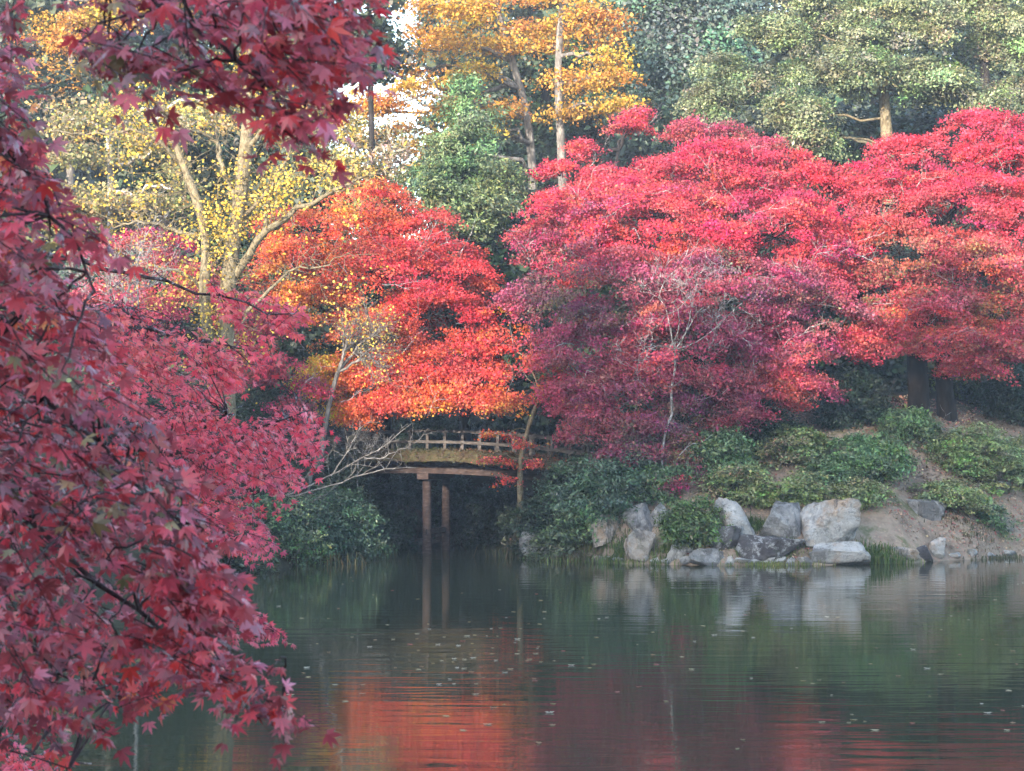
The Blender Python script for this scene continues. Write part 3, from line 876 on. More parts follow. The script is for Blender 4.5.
# ------------------------------------------------------------------ shrubs
SH = dict(dens=7, pad_r=.3, flat=.3, leaves=120, L=.06, tilt=.2, sub=.06, clump=8, up=.8, out=.4, rnd=.5, inner=.75)
AZ = dict(SH)
LA = dict(dens=6.5, pad_r=.3, flat=.5, leaves=130, L=.08, w=.45, tilt=.2, sub=.09, clump=6, up=.5, out=.6, rnd=.7, inner=.7)


def shrub(label, px, py, w, h, colour, seed, kind='azalea', cat='shrub', name='shrub', lift=0.0, group=None, lobes=3):
    """px, py = middle of the base, w, h = width and height, in photo pixels"""
    rng = np.random.RandomState(seed)
    b = ground_at(px, py); d = b[1]
    W, H = w / F * d, h / F * d
    t = thing(name, label, cat, b - np.array([0, 0, .05]), group)
    lb = [(b + np.array([0, .1, H * .42 + lift]), np.array([W * .42, W * .38, H * .5]))]
    for k in range(lobes):
        ox = (k + .5) / lobes - .5
        x_, y_ = b[0] + ox * W * .7, b[1] + rng.uniform(-.25, .3) * W * .4
        s = rng.uniform(.7, 1.0)
        zb = max(hz(x_, y_), 0)
        lb.append((np.array([x_, y_, zb + H * .36 * s + lift]), np.array([W * .27 * s + .08, W * .25 * s + .08, H * .46 * s])))
    a = dict(AZ if kind == 'azalea' else LA)
    o, C, O = crown_mesh('foliage', rng, lb, colour, M['evergreen_leaf'], t, **a)
    tb = Tubes()
    for k in rng.permutation(len(C))[:26]:
        s = b + rng.normal(size=3) * np.array([W * .1, W * .08, 0]); s[2] = max(hz(s[0], s[1]), -.2) - .03
        tb.add(wiggle(s, C[k], rng, 6, .08), .014, .005, 4)
    tb.build('stem', M['bark_grey'], t)
    return t


SHRUBS = [
    ('layered yellow-green azalea above the tall leaning slab', 742, 503, 72, 44, AZALEA, 'azalea'),
    ('low pale green azalea above the dark faceted rock', 802, 500, 58, 30, AZALEA, 'azalea'),
    ('rounded low azalea behind the big pale block', 857, 507, 52, 30, AZALEA, 'azalea'),
    ('large bright green leafy shrub at the middle of the right slope', 864, 478, 84, 50, LAUREL, 'laurel'),
    ('green leafy shrub spreading below the thick maple trunks', 905, 440, 66, 36, LAUREL, 'laurel'),
    ('wide flat-topped olive azalea on the right slope', 975, 478, 92, 58, AZALEA, 'azalea'),
    ('low spreading green shrub just above the flat grey rock', 952, 506, 74, 30, AZALEA, 'azalea'),
    ('small tuft-like green shrub alone on the right slope', 992, 526, 38, 24, LAUREL, 'azalea'),
    ('olive azalea cut by the right edge of the picture', 1022, 485, 50, 56, AZALEA, 'azalea'),
    ('yellow-flecked green shrub beside the tall leaning slab', 692, 545, 62, 50, palette([(.08, .13, .04), (.12, .18, .05), (.16, .2, .05), (.5, .4, .04)], [3, 3, 2, .35], seed=31), 'laurel'),
    ('glossy green shrub under the drooping crimson maple tip', 722, 475, 62, 56, LAUREL, 'laurel'),
    ('dark shrub in the shade behind the layered azaleas', 765, 450, 80, 50, DARK, 'laurel'),
    ('grey-green shrub under the maple at the top of the bank', 790, 462, 84, 40, AZALEA, 'azalea'),
    ('big blue-green laurel hiding the right end of the bridge', 612, 508, 96, 60, TEAL, 'laurel'),
    ('dark blue-green laurel beside the slender leaning maple', 570, 510, 60, 54, TEAL, 'laurel'),
    ('bright green shrub over the tan rock', 585, 535, 66, 44, LAUREL, 'laurel'),
    ('flat spreading juniper hanging to the waterline', 563, 556, 58, 34, palette([(.08, .12, .06), (.12, .16, .08), (.06, .09, .05)], [3, 2, 2], seed=32), 'azalea'),
    ('green shrub behind the upright grey-brown rock', 655, 500, 60, 40, LAUREL, 'laurel'),
    ('large blue-green bush overhanging the water left of the bridge', 335, 556, 96, 78, TEAL, 'laurel'),
    ('dark green bush under the white dead branch', 285, 552, 74, 60, LAUREL, 'laurel'),
    ('low teal bush at the water beside the channel mouth', 372, 556, 40, 34, TEAL, 'laurel'),
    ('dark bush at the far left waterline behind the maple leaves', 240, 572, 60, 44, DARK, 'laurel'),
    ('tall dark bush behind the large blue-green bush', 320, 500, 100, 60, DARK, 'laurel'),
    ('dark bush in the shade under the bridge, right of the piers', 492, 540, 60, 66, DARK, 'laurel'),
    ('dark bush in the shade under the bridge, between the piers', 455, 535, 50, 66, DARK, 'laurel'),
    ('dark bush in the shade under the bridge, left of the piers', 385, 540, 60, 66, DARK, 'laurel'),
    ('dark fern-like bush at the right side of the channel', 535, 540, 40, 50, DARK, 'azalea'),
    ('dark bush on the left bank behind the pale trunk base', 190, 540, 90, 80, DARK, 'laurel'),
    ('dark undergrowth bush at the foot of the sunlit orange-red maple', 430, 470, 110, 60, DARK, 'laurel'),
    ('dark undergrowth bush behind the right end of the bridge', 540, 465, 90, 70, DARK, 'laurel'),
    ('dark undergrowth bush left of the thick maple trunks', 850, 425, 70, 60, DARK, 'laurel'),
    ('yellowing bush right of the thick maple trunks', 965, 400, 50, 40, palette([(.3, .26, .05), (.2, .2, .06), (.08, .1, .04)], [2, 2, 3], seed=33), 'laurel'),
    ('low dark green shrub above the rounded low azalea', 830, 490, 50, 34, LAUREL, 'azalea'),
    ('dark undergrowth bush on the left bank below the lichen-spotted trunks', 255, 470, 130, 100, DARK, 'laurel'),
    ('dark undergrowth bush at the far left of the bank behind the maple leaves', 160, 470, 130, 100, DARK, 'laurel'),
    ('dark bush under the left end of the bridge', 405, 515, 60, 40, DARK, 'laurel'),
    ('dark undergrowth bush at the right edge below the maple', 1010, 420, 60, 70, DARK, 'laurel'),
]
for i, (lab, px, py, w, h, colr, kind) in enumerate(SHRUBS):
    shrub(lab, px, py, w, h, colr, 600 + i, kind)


# ------------------------------------------------------------------ rocks
def rock(label, px, py, w, h, mat, seed, depth=.8, planes=9, cut=.72, name='rock', rough=.05, flat_top=None, lean=0.0, tilt=.2, base_pt=None, group=None):
    rng = np.random.RandomState(seed)
    import bmesh
    bm = bmesh.new(); bmesh.ops.create_icosphere(bm, subdivisions=5, radius=1)
    V = np.array([v.co[:] for v in bm.verts])
    V = V * 1.9
    faces_n = [nrm(np.array(q, float) + rng.normal(size=3) * .36) for q in ((1, 0, 0), (-1, 0, 0), (0, -1, 0), (0, 1, 0), (0, 0, 1), (0, 0, -1))]
    faces_n += [nrm(rng.normal(size=3) * np.array([1, .9, 1]) + np.array([0, -.35, .25])) for k in range(planes)]
    for k, n in enumerate(faces_n):
        dd = rng.uniform(.8, 1.0) if k < 6 else rng.uniform(cut + .18, cut + .42)
        s_ = V @ n
        V = V - np.maximum(s_ - dd, 0)[:, None] * n * .97
    ta, tb_ = rng.normal(0, tilt), rng.normal(0, tilt)
    V = np.stack([V[:, 0] * math.cos(ta) - V[:, 2] * math.sin(ta), V[:, 1], V[:, 0] * math.sin(ta) + V[:, 2] * math.cos(ta)], 1)
    V = np.stack([V[:, 0], V[:, 1] * math.cos(tb_) - V[:, 2] * math.sin(tb_), V[:, 1] * math.sin(tb_) + V[:, 2] * math.cos(tb_)], 1)
    V = V * (1 + fbm(V, 1.8, seed)[:, None] * .1 + (np.abs(fbm(V, 4.5, seed + 1)) ** .7)[:, None] * -.07 + fbm(V, 14, seed + 2)[:, None] * rough * .5)
    mn, mx = V.min(0), V.max(0)
    V = (V - (mn + mx) / 2) / (mx - mn)
    b = ground_at(px, py) if base_pt is None else np.array(base_pt, float)
    d = b[1]
    W, H = w / F * d * .96, h / F * d
    Hs = H * 1.12 + .09
    V = V * np.array([W, W * depth, Hs])
    V[:, 0] += lean * V[:, 2]
    V[:, 2] += H - Hs / 2
    for v, c in zip(bm.verts, V): v.co = c
    me = bpy.data.meshes.new(name); bm.to_mesh(me); bm.free()
    o = link(name, me, M[mat], None, False)
    me.polygons.foreach_set('use_smooth', np.ones(len(me.polygons), dtype=bool))
    o.location = b + np.array([0, W * depth * .25, 0])
    return tag(o, label, 'rock', group)


ROCKS = [
    ('big pale squared boulder with an orange stain, largest on the shore', 830, 545, 62, 46, 'rock_pale', dict(depth=.8, cut=.66, planes=5, tilt=.04, seed=3)),
    ('low rough pale rock at the waterline below the big squared boulder', 839, 565, 66, 22, 'rock_pale', dict(depth=.5, planes=6)),
    ('tall leaning grey slab right of the yellow-flecked shrub', 735, 541, 40, 42, 'rock_pale', dict(depth=.6, cut=.62, lean=-.25, tilt=.05)),
    ('dark faceted rock between the leaning slab and the big pale boulder', 781, 538, 46, 36, 'rock_grey', dict(depth=.7, cut=.6)),
    ('long flat dark ledge under the faceted rock', 770, 557, 76, 22, 'rock_dark', dict(depth=.5)),
    ('low mauve-grey rock at the water below the yellow-flecked shrub', 708, 566, 42, 16, 'rock_grey', dict(depth=.6)),
    ('rounded tan rock right of the bright green shrub', 607, 541, 36, 27, 'rock_tan', dict(depth=.8, cut=.78)),
    ('upright grey-brown rock behind the blotched white-tan boulder', 640, 532, 40, 28, 'rock_grey', dict(depth=.7, cut=.66)),
    ('narrow pale upright rock beside the grey-brown one', 657, 527, 22, 24, 'rock_grey', dict(depth=.7, cut=.66)),
    ('blotched white and tan boulder near the waterline', 640, 560, 33, 30, 'rock_tan', dict(depth=.8, cut=.74)),
    ('small whitish rock right of the blotched boulder', 680, 561, 28, 18, 'rock_pale', dict(depth=.7)),
    ('grey rock standing in the water under the slender maple', 531, 556, 26, 24, 'rock_grey', dict(depth=.8)),
    ('flat grey rock alone halfway up the right slope', 928, 518, 46, 18, 'rock_grey', dict(depth=.6, cut=.8)),
    ('dark wedge-shaped rock at the right shore', 923, 561, 22, 15, 'rock_dark', dict(depth=.7, cut=.6)),
    ('small knobbly white rock at the right shore', 938, 561, 18, 22, 'rock_pale', dict(depth=.8)),
    ('low flat pale rock left of the dark wedge', 906, 557, 32, 10, 'rock_tan', dict(depth=.6)),
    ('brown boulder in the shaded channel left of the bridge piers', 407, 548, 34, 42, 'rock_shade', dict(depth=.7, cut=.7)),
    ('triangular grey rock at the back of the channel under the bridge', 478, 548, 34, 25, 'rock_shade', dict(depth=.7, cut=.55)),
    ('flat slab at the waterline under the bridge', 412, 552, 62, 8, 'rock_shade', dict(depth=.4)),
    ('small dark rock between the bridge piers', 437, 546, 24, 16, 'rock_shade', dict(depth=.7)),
    ('pale upright stone at the left waterline among the maple leaves', 204, 584, 20, 30, 'rock_pale', dict(depth=.8)),
    ('small brown rock at the upper right of the slope', 1005, 528, 22, 10, 'rock_tan', dict(depth=.7)),
    ('half-buried grey rock among the shrubs on the right slope', 1000, 492, 26, 10, 'rock_grey', dict(depth=.7)),
    ('dark hollow-looking rock at the foot of the yellow-flecked shrub', 725, 548, 38, 22, 'rock_dark', dict(depth=.6)),
]
for i, (lab, px, py, w, h, m, kw) in enumerate(ROCKS):
    kw = dict(kw); sd = kw.pop('seed', 700 + i)
    rock(lab, px, py, w, h, m, sd, **kw)
rng = np.random.RandomState(71)
for i, px in enumerate([548, 562, 577, 592, 604, 620, 656, 668, 690, 728, 740, 752, 765, 779, 792, 803, 872, 884, 955, 972, 990, 1008, 1026]):
    rock('small flat edging stone along the far waterline', px, 566, 14 + rng.randint(0, 12), 5 + rng.randint(0, 5), ['rock_pale', 'rock_pale', 'rock_grey'][i % 3], 740 + i, depth=.7, planes=5,
         name='edging_stone', group='edging stones along the far waterline')


# ------------------------------------------------------------------ bridge
PIER = np.array([-2.256, 54.5]); AX = np.array([.957, -.29]); WD = np.array([.29, .957]); WID = 1.57


def deck_z(t): return 2.74 - .0155 * (t + .3) ** 2


def bp(t, s, z):
    q = PIER + AX * t + WD * s
    return np.array([q[0], q[1], z])


bridge = thing('arched_footbridge', 'low arched wooden footbridge with mossy earth deck and railings over the channel', 'bridge', bp(1.4, WID / 2, 0))


def bar(profile, name, mat, ts, s0):
    """sweep a closed (s, z) profile along the bridge; z is relative to the deck line"""
    prof = np.array(profile, float); k = len(prof)
    V = np.array([bp(t, s0 + s, deck_z(t) + z) for t in ts for s, z in prof]) - np.array(bridge.location)
    Fq = []
    for i in range(len(ts) - 1):
        for j in range(k):
            j2 = (j + 1) % k
            Fq.append((i * k + j, i * k + j2, (i + 1) * k + j2, (i + 1) * k + j))
    Fq.append(tuple(range(k))[::-1]); Fq.append(tuple((len(ts) - 1) * k + j for j in range(k)))
    me = bpy.data.meshes.new(name); me.from_pydata([tuple(v) for v in V], [], Fq); me.update()
    return link(name, me, M[mat], bridge)


def rect(w, z0, z1): return [(-w / 2, z0), (w / 2, z0), (w / 2, z1), (-w / 2, z1)]


TS = np.linspace(-3.6, 6.2, 50)
for s in (.0, WID):
    bar(rect(.2, -.62, -.38), 'girder', 'wood_red', TS, s)
bar(rect(WID + .7, -.33, -.1), 'deck', 'wood_grey', TS, WID / 2)
rng = np.random.RandomState(5)
tb = Tubes()
for t in np.arange(-3.4, 6.1, .115):
    z = deck_z(t) - .345
    tb.add([bp(t, -.5, z), bp(t, WID + .5, z)], .05, .05, 7)
tb.build('deck_logs', M['wood_red'], bridge)


def moss_strip(s0, sgn, seed):
    rng = np.random.RandomState(seed)
    ts = np.linspace(-3.5, 6.1, 220); k = 14
    u = np.linspace(0, 1, k)
    T, U = np.meshgrid(ts, u, indexing='ij')
    ang = U * math.pi
    S = s0 - sgn * (np.cos(ang) * .26 - .0) * 1
    Z = -.3 + np.sin(ang) ** .7 * .3
    S = s0 + sgn * (-.24 + .5 * U); Z = np.where(U < .5, -.3 + .31 * np.sin(U * math.pi) ** .8, -.02 + .03 * np.sin(U * math.pi))
    V = np.array([bp(t, s, deck_z(t) + z) for t, s, z in zip(T.ravel(), S.ravel(), Z.ravel())])
    V += np.stack([np.zeros(len(V)), -fbm(V, 5, seed) * .05 * sgn, fbm(V, 6, seed + 1) * .035], 1)
    n = len(ts)
    ii = np.arange(n - 1)[:, None] * k + np.arange(k - 1)[None, :]
    q = np.stack([ii, ii + 1, ii + k + 1, ii + k], -1).reshape(-1, 4)
    o = link('moss_edge', raw_mesh('moss_edge', V - np.array(bridge.location), q.ravel(), 4), M['moss'], bridge, True)
    # grass and fallen leaves growing out of the edge
    P = V[rng.randint(0, len(V), 2600)] + rng.normal(size=(2600, 3)) * .025
    N = rng.normal(size=P.shape) + np.array([0, -sgn * .6, .6])
    cl = palette([(.04, .05, .018), (.07, .06, .025), (.12, .07, .035), (.24, .065, .045)], [3, 3, 2, 1.2], seed=41)
    g = leaf_obj('grass_fringe', diamonds(P, N, np.full(len(P), .085), rng, .45), cl(P, rng), M['leaf'], bridge)


moss_strip(-.22, 1, 51)
moss_strip(WID + .22, -1, 52)
for side, s in ((0, .08), (1, WID - .08)):
    for k, t in enumerate(np.arange(-2.95, 5.6, .49)):
        tall = k in (0, 17)
        hgt = .58 if not tall else .78
        w = .036 if not tall else .055
        me = bpy.data.meshes.new('rail_post')
        z0 = deck_z(t) - .12; z1 = deck_z(t) + hgt
        c = []
        for z, ww in ((z0, w), (z1 - .03, w), (z1, w * .7)):
            for a, b_ in ((-1, -1), (1, -1), (1, 1), (-1, 1)):
                c.append(tuple(bp(t + a * ww, s + b_ * ww, z) - np.array(bridge.location)))
        fs = [(0, 3, 2, 1), (8, 9, 10, 11)]
        for l in (0, 4):
            for j in range(4): fs.append((l + j, l + (j + 1) % 4, l + 4 + (j + 1) % 4, l + 4 + j))
        me.from_pydata(c, [], fs); me.update()
        link('rail_post', me, M['wood_grey'], bridge)
    tr = np.linspace(-3.1, 5.55, 40)
    bar(rect(.075, .47, .535), 'top_rail', 'wood_grey', tr, s - .005 if side == 0 else s + .005)
    bar(rect(.04, .18, .255), 'middle_rail', 'wood_grey', tr, s - .042 if side == 0 else s + .042)


def post(name, t, s, z0, z1, r, mat):
    q = bp(t, s, 0)
    tb = Tubes()
    tb.add([(q[0], q[1], z0), (q[0] + .004, q[1], (z0 + z1) / 2), (q[0], q[1], z1)], r * 1.05, r, 12)
    return tb.build(name, M[mat], bridge)


zt = deck_z(0) - .62
post('pier_post', 0, 0, -1.1, zt - .14, .115, 'wood_red')
post('pier_post', 0, WID, -1.1, zt - .14, .115, 'wood_red')


def obox(name, t0, t1, s0, s1, z0, z1, mat):
    V = [bp(t, s, z) - np.array(bridge.location) for z in (z0, z1) for t, s in ((t0, s0), (t1, s0), (t1, s1), (t0, s1))]
    me = bpy.data.meshes.new(name)
    me.from_pydata([tuple(v) for v in V], [], [(0, 3, 2, 1), (4, 5, 6, 7)] + [(j, (j + 1) % 4, 4 + (j + 1) % 4, 4 + j) for j in range(4)])
    me.update()
    o = link(name, me, M[mat], bridge)
    md = o.modifiers.new('bevel', 'BEVEL'); md.width = .015; md.segments = 2
    return o


obox('pier_cap', -.16, .16, -.35, WID + .35, zt - .16, zt + .005, 'wood_red')
obox('cross_tie', -.05, .05, -.2, WID + .2, .5, .64, 'wood_red')

# ------------------------------------------------------------------ dead white branch, grass, leaf litter
rng = np.random.RandomState(88)
db = ground_at(262, 545)
dead = thing('dead_branch', 'long bleached dead branch leaning out over the bushes left of the bridge', 'branch', db)
tb = Tubes()
for pl, a, b_ in (([(262, 515), (300, 490), (345, 470), (378, 452), (405, 435), (425, 418)], .03, .007), ([(290, 496), (335, 484), (370, 470), (400, 462), (432, 462)], .03, .006),
                  ([(345, 470), (365, 440), (375, 420)], .018, .005), ([(378, 452), (395, 452), (425, 440), (440, 428)], .018, .005), ([(300, 490), (330, 462), (350, 440)], .018, .005), ([(262, 515), (285, 505), (320, 500), (352, 480)], .03, .008)):
    p = spline([at(x - 14, y + 6, 50.2 + .12 * k) for k, (x, y) in enumerate(pl)], 14)
    p[1:-1] += rng.normal(0, .02, p[1:-1].shape)
    tb.add(p, a, b_, 5)
    for k in range(5, 13):
        for _ in range(1):
            v = nrm(np.array([rng.normal(.5, .5), rng.normal(0, .5), rng.normal(.6, .5)]))
            grow(tb, p[k].copy(), v, rng.uniform(.25, .6), .008, 1, rng, nmin=2, nmax=3)
tb.add(spline([db, db + np.array([.05, 0, .6]), at(248, 521, 50.2)], 8), .06, .045, 6)
tb.build('bleached_wood', M['bark_grey'], dead)


def grass(label, px, py, n, h, colour, seed, spread=.3, droop=.5):
    rng = np.random.RandomState(seed)
    b = ground_at(px, py)
    t = thing('grass_tuft', label, 'grass', b)
    s = np.stack([b[0] + rng.normal(0, spread, n), b[1] + rng.normal(0, spread * .5, n), np.zeros(n)], 1)
    s[:, 2] = np.maximum(height(s[:, :2]), 0) - .02
    a = rng.uniform(0, 6.28, n); out = np.stack([np.cos(a), np.sin(a), np.zeros(n)], 1)
    L = h * rng.uniform(.5, 1.1, (n, 1)); dr = droop * rng.uniform(.3, 1, (n, 1))
    side = np.cross(out, np.array([0, 0, 1.0])) * .009
    p1 = s + out * L * dr * .35 + np.array([0, 0, 1]) * L * .7
    p2 = s + out * L * dr + np.array([0, 0, 1]) * L * (1 - dr * .35)
    Q = np.concatenate([np.stack([s - side, s + side, p1 + side, p1 - side], 1), np.stack([p1 - side, p1 + side, p2 + side * .2, p2 - side * .2], 1)])
    leaf_obj('blades', Q, colour(Q[:, 0], rng), M['leaf'], t)


GR = palette([(.08, .13, .035), (.14, .18, .05), (.2, .18, .07)], [3, 3, 1], seed=51)
DRY = palette([(.09,.075,.035),(.06,.07,.03),(.13,.1,.055)],[3,3,1],seed=52)
grass('green grass tuft at the waterline right of the low rough pale rock', 875, 563, 420, .38, GR, 801, .18)
grass('bright moss-green grass patch left of the dark wedge rock', 893, 561, 300, .2, GR, 802, .2)
grass('dry grass hanging to the water below the dark green bush', 300, 570, 300, .4, DRY, 803, .7, 1.3)
grass('dry grass fringe at the water below the large blue-green bush', 350, 564, 220, .35, DRY, 804, .5, 1.3)
grass('straw-coloured grass between the juniper and the tan rock', 590, 556, 600, .28, DRY, 805, .45, .8)
grass('mossy grass above the flat dark ledge', 775, 552, 500, .16, GR, 806, .5)
grass('mossy grass strip in front of the flat dark ledge', 765, 562, 500, .14, GR, 807, .7)
grass('green grass between the tan rock and the blotched boulder', 622, 552, 500, .26, GR, 810, .3, .8)
grass('short grass under the small whitish rock', 662, 556, 400, .2, GR, 811, .35, .8)
grass('short green grass below the juniper', 585, 562, 400, .18, GR, 812, .4, .8)
grass('green grass on the soil between the leaning slab and the faceted rock', 757, 528, 400, .24, GR, 813, .25, .8)
grass('thin grass along the right shore beyond the white knobbly rock', 990, 561, 500, .14, DRY, 808, .9)
grass('dark grass at the channel mouth under the slender maple', 522, 550, 400, .4, DRY, 809, .35, .8)

rng = np.random.RandomState(89)
fb = at(935, 405, 55.6); fb[2] = hz(fb[0], fb[1]) + .06
fbr = thing('fallen_branch', 'pale fallen branch lying below the thick maple trunks', 'branch', fb)
tb = Tubes()
xs_ = np.linspace(-.9, .6, 9)
pl = np.stack([fb[0] + xs_, fb[1] - .2 * xs_, height(np.stack([fb[0] + xs_, fb[1] - .2 * xs_], 1)) + .06 + .1 * np.sin(xs_ * 3)], 1)
tb.add(pl, .04, .015, 6)
for k in (3, 5, 6):
    grow(tb, pl[k].copy(), nrm(np.array([.6, -.3, .5])), .5, .014, 1, rng)
tb.build('bleached_wood', M['lichen_twig'], fbr)

rng = np.random.RandomState(90)
n = 70000
P = np.stack([rng.uniform(-9, 15, n), rng.uniform(48.5, 58, n), np.zeros(n)], 1)
d = pond_dist(P[:, :2])
P = P[(d > .1) & (fbm(P, 1.3, 92) + rng.normal(0, .22, n) > .02)]
P[:, 2] = height(P[:, :2]) + .012
LIT = palette([(.42, .3, .22), (.3, .2, .14), (.42, .15, .13), (.5, .38, .25), (.16, .11, .08)], [3, 3, 2, 2, 3], seed=61)
lit = leaf_obj('leaf_litter', diamonds(P, rng.normal(size=P.shape) * .45 + np.array([0, -.25, 1]), rng.uniform(.05, .1, len(P)), rng, .75), LIT(P, rng), M['leaf'])
lit['kind'] = 'stuff'

# leaves floating on the pond: each its own object sharing a few meshes
rng = np.random.RandomState(91)
FLC = [(.42, .34, .2), (.36, .27, .12), (.3, .18, .09), (.48, .42, .32), (.36, .1, .07)]
protos = []
for k, c in enumerate(FLC):
    Q = palmate(np.zeros((1, 3)), np.array([[.05, .05, 1.0]]), np.array([.12]), np.array([[1.0, .3, 0]]), rng, droop=-.12)
    me = raw_mesh('floating_leaf', Q.reshape(-1, 3) + np.array([0, 0, .006]), np.arange(len(Q) * 4), 4, np.tile(np.array([c]), (len(Q), 1)))
    me.materials.append(M['leaf']); protos.append(me)
n = 0
while n < 210:
    px = rng.uniform(230, 1024); py = 575 + 180 * rng.beta(1.6, 2.2)
    if rng.rand() < .25: px = rng.normal(480, 60); py = rng.normal(655, 25)
    if py < 572: continue
    r_ = ray(px, py); dd = -CAM_Z / r_[2]; p = np.array([0, 0, CAM_Z]) + r_ * dd
    if pond_dist(p[None, :2])[0] > -.3: continue
    o = bpy.data.objects.new('floating_leaf', protos[rng.choice(5, p=[.3, .25, .15, .2, .1])]); COL.objects.link(o)
    o.location = (p[0], p[1], .004); o.rotation_euler = (0, 0, rng.uniform(0, 6.28)); s = rng.uniform(.45, 1.05); o.scale = (s, s, s)
    tag(o, 'small pale fallen leaf floating on the dark pond', 'leaf', 'fallen leaves floating on the pond')
    n += 1

# ------------------------------------------------------------------ near maples


def in_poly(P, poly):
    poly = np.array(poly, float); ins = np.zeros(len(P), bool); n = len(poly)
    for i in range(n):
        a, b = poly[i], poly[(i + 1) % n]
        c = (a[1] > P[:, 1]) != (b[1] > P[:, 1])
        ins ^= c & (P[:, 0] < a[0] + (P[:, 1] - a[1]) / (b[1] - a[1] + 1e-12) * (b[0] - a[0]))
    return ins


def sample_poly(poly, n, rng):
    p = np.array(poly, float); lo, hi = p.min(0), p.max(0); out = []
    while len(out) < n:
        q = rng.uniform(lo, hi, (n * 2, 2)); out += list(q[in_poly(q, poly)])
    return np.array(out[:n])


def spray_leaves(regions, rng, size, per, step, twigs, lean=(.75, .1, -.45), lobes=LOBES7):
    """regions: (polygon px, number of sprays, depth lo, depth hi); leaves in opposite pairs along drooping twigs"""
    P, N, T, S = [], [], [], []
    roots = []
    for poly, n, lo, hi in regions:
        q = sample_poly(poly, n, rng)
        for (px, py) in q:
            d = rng.uniform(lo, hi)
            c = at(px, py, d)
            dirv = nrm(np.array(lean) + rng.normal(size=3) * np.array([.45, .5, .3]))
            nv = nrm(np.array([.1, -.55, .75]) + rng.normal(size=3) * .35)
            nv = nrm(nv - dirv * (nv @ dirv) * .5)
            sd = nrm(np.cross(nv, dirv))
            k = rng.randint(per[0], per[1])
            c0 = c - dirv * step * k * .5
            twigs.append((np.stack([c0 + dirv * step * i + np.array([0, 0, -.004 * i * i * step * 8]) for i in range(k + 1)]), .0022))
            axis = twigs[-1][0]
            roots.append(c0)
            for i in range(k + 1):
                b = axis[i]
                for s_ in ((-1, 1) if i < k else (0,)):
                    ld = nrm(dirv * .75 + sd * s_ * .9 + np.array([0, 0, -.75]) + rng.normal(size=3) * .34)
                    pet = b + ld * size * rng.uniform(.25, .6)
                    if s_: twigs.append((np.stack([b, pet]), .001))
                    P.append(pet); T.append(ld)
                    N.append(nv + rng.normal(size=3) * .38)
                    S.append(size * rng.uniform(.5, 1.2))
    P, N, T, S = map(np.array, (P, N, T, S))
    return palmate(P, N, S, T, rng, lobes), P, roots


def near_maple(label, base_xy, trunk_pts, boughs, regions, size, per, step, colour, seed, r, lobes=LOBES7, twig_mat='near_twig', name='maple_tree'):
    rng = np.random.RandomState(seed)
    b = np.array([base_xy[0], base_xy[1], hz(*base_xy) - .1])
    t = thing(name, label, 'tree', b)
    tb = Tubes()
    tr = spline([b] + [np.array(p, float) for p in trunk_pts], 16)
    tb.add(tr, r, r * .5, 10)
    allb = [tr[6:]]
    for s_, pl, a, e in boughs:
        pts = [tr[s_]] + [at(*q) for q in pl]
        p = spline(pts, 20); p[2:] += rng.normal(0, .008, p[2:].shape) * pl[0][2] / 5
        tb.add(p, a, e, 7)
        allb.append(p)
    allp = np.concatenate(allb[1:])
    twigs = []
    Q, P, roots = spray_leaves(regions, rng, size, per, step, twigs, lobes=lobes)
    for pts, rr in twigs: tb.add(pts, rr * size / .075, rr * .6 * size / .075, 3)
    for k, c0 in enumerate(roots):
        if k % 2: continue
        j = allp[np.argmin(np.linalg.norm((allp - c0) * np.array([1, .6, 1]), axis=1))]
        tb.add(wiggle(j, c0, rng, 7, .08, .05), .0045 * size / .075, .0022 * size / .075, 4)
    tb.build('trunk', M[twig_mat], t)
    col = np.repeat(colour(P, rng), len(lobes), 0)
    col = col * np.exp(rng.normal(0, .1, (len(col), 1)))
    leaf_obj('crown', Q, col, M['near_leaf'], t)
    return t


NEAR = palette([(.24,.18,.08),(.36,.11,.15),(.46,.065,.085),(.55,.06,.08),(.62,.16,.21),(.78,.06,.06),(.76,.18,.06)],[1.4,1.9,3.6,3.8,1.2,2.6,1.0],spread=.34,seed=71,patch=3.0,patchamt=.3)
NEARDARK = palette([(.12, .075, .03), (.22, .03, .05), (.3, .028, .055), (.38, .03, .05), (.5, .05, .045)], [1, 3, 4, 3, 1.2], spread=.2, seed=72, patch=3.0, patchamt=.4)
MIDRED = palette([(.62,.08,.14),(.74,.08,.125),(.8,.075,.11),(.8,.13,.12)],[2,4,4,1.5],spread=.16,seed=73,patch=1.5)

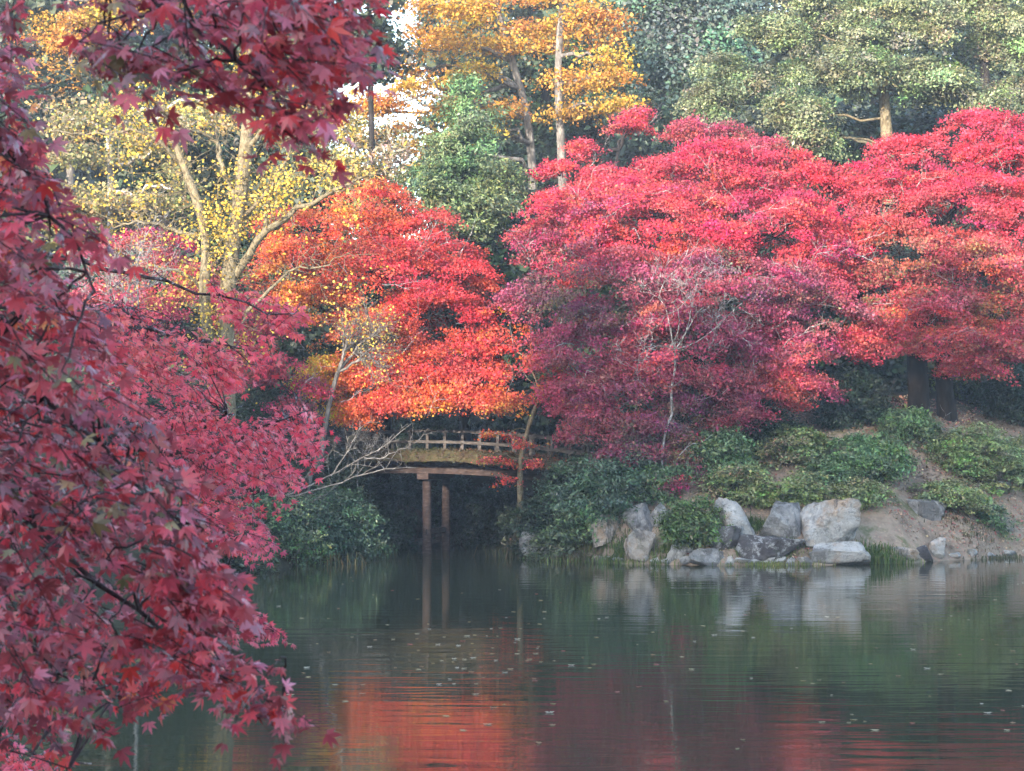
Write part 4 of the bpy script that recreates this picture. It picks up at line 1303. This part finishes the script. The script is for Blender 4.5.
R1 = [(-60, 0), (18, 0), (14, 60), (30, 130), (34, 165), (92, 205), (100, 260), (92, 320), (120, 370), (150, 430), (200, 490), (225, 540), (215, 575), (195, 600), (205, 640), (228, 668), (180, 690), (150, 715), (110, 715), (60, 728), (-60, 740)]
R1b = [(150, 520), (215, 560), (225, 640), (270, 690), (296, 706), (292, 716), (250, 706), (215, 690), (190, 670)]
R2a = [(30, -40), (75, -40), (72, 30), (100, 75), (130, 90), (180, 95), (215, 85), (240, 60), (240, -40)]
R2b = [(230, -40), (365, -40), (360, 30), (362, 90), (330, 100), (300, 90), (268, 100), (240, 50)]
R2c = [(262, 80), (318, 90), (305, 130), (290, 165), (268, 150)]
R3 = [(-40, 745), (40, 748), (100, 790), (-40, 810)]
near_maple('foreground maple with large purple-red leaves hanging down the left side and top', (-2.75, 4.4),
           [(-2.6, 4.5, 2.2), (-2.35, 4.6, 3.0), (-2.1, 4.7, 3.9), (-1.9, 4.8, 4.8)],
           [(13, [(-120, -60, 4.9), (60, -30, 4.8), (165, 2, 4.7), (215, 40, 4.6), (260, 75, 4.5)], .018, .004), (11, [(-120, 60, 5.0), (-20, 120, 5.1), (60, 220, 5.0), (95, 290, 4.9)], .016, .003),
            (9, [(-150, 260, 5.2), (-20, 330, 5.3), (80, 430, 5.2), (180, 520, 5.1)], .018, .003), (7, [(-150, 420, 5.3), (0, 500, 5.4), (110, 590, 5.3), (215, 670, 5.2), (285, 705, 5.1)], .018, .0025),
            (6, [(-150, 560, 5.4), (0, 640, 5.4), (90, 690, 5.3)], .016, .003), (13, [(-60, -80, 5.2), (180, -70, 5.0), (300, -20, 4.6), (330, 50, 4.5), (300, 120, 4.5)], .016, .003), (6, [(-150, 700, 5.6), (0, 745, 5.6), (70, 770, 5.6)], .012, .002)],
           [(R1, 410, 4.7, 6.3), (R1b, 36, 4.8, 5.3), (R2a, 42, 4.3, 5.0), (R2b, 62, 4.3, 5.0), (R2c, 8, 4.3, 4.7)], .07, (3, 6), .038, NEAR, 901, .11)
near_maple('small-leaved pink-red maple low in the bottom left corner', (-2.3, 8.4), [(-2.3, 8.4, 1.2), (-2.25, 8.5, 1.7)],
           [(12, [(-60, 735, 8.4), (20, 745, 8.3), (90, 768, 8.2)], .015, .003)], [(R3, 30, 7.8, 8.8)], .065, (3, 6), .04, MIDRED, 902, .04)

MA = [(70, 330), (120, 300), (170, 330), (235, 335), (236, 385), (215, 420), (250, 425), (290, 405), (318, 415), (318, 440), (295, 475), (258, 505), (270, 540), (240, 550), (190, 520), (150, 440), (100, 390)]
MB = [(168, 570), (215, 585), (262, 612), (276, 630), (255, 638), (205, 620), (170, 612)]
MC = [(215, 285), (245, 292), (240, 320), (222, 315)]
MD = [(215, 345), (240, 350), (238, 385), (212, 392)]
ME = [(255, 340), (272, 345), (262, 375), (245, 370)]
MF = [(265, 300), (300, 308), (295, 328), (268, 325)]
near_maple('middle-distance pink-red maple reaching out over the water from the left, smaller leaves', (-5.6, 15.4), [(-5.5, 15.4, 2.0), (-5.2, 15.3, 3.2), (-4.9, 15.2, 4.4), (-4.6, 15, 5.2)],
           [(12, [(-60, 290, 15.2), (60, 315, 15.0), (130, 328, 14.8), (180, 337, 14.6), (228, 348, 14.5)], .05, .008), (9, [(-60, 420, 15.0), (80, 425, 14.8), (160, 442, 14.6), (195, 434, 14.5), (228, 412, 14.4)], .045, .006),
            (9, [(-60, 430, 15.2), (90, 445, 15), (170, 450, 14.8), (210, 462, 14.7), (246, 438, 14.6), (310, 405, 14.5)], .045, .005), (7, [(-60, 520, 15), (80, 545, 14.8), (170, 590, 14.6), (270, 628, 14.5)], .04, .005),
            (12, [(-40, 240, 15), (120, 270, 14.8), (230, 300, 14.6), (290, 315, 14.5)], .03, .005)],
           [(MA, 500, 13.2, 17), (MB, 55, 14.2, 15.0), (MC, 14, 14.4, 15), (MD, 16, 14.4, 15), (ME, 8, 14.4, 15), (MF, 14, 14.4, 15)], .084, (3, 6), .05, MIDRED, 903, .14, lobes=LOBES7[:5])

# ------------------------------------------------------------------ haze over the pond
hv = np.array([(x, y, z) for z in (-3.0, 40.0) for x, y in ((-140, -85), (140, -85), (140, 190), (-140, 190))], float)
hf = np.array([0, 3, 2, 1, 4, 5, 6, 7, 0, 1, 5, 4, 1, 2, 6, 5, 2, 3, 7, 6, 3, 0, 4, 7])
hm = bpy.data.materials.new('haze'); hm.use_nodes = True
ht = hm.node_tree; ht.nodes.remove(ht.nodes['Principled BSDF'])
pv = ht.nodes.new('ShaderNodeVolumePrincipled')
pv.inputs['Color'].default_value = (.9, .93, 1.0, 1); pv.inputs['Density'].default_value = HAZE_DENSITY
pv.inputs['Anisotropy'].default_value = .2
ht.links.new(pv.outputs[0], ht.nodes['Material Output'].inputs['Volume'])
hzo = link('haze', raw_mesh('haze', hv, hf, 4), hm)
hzo['kind'] = 'stuff'
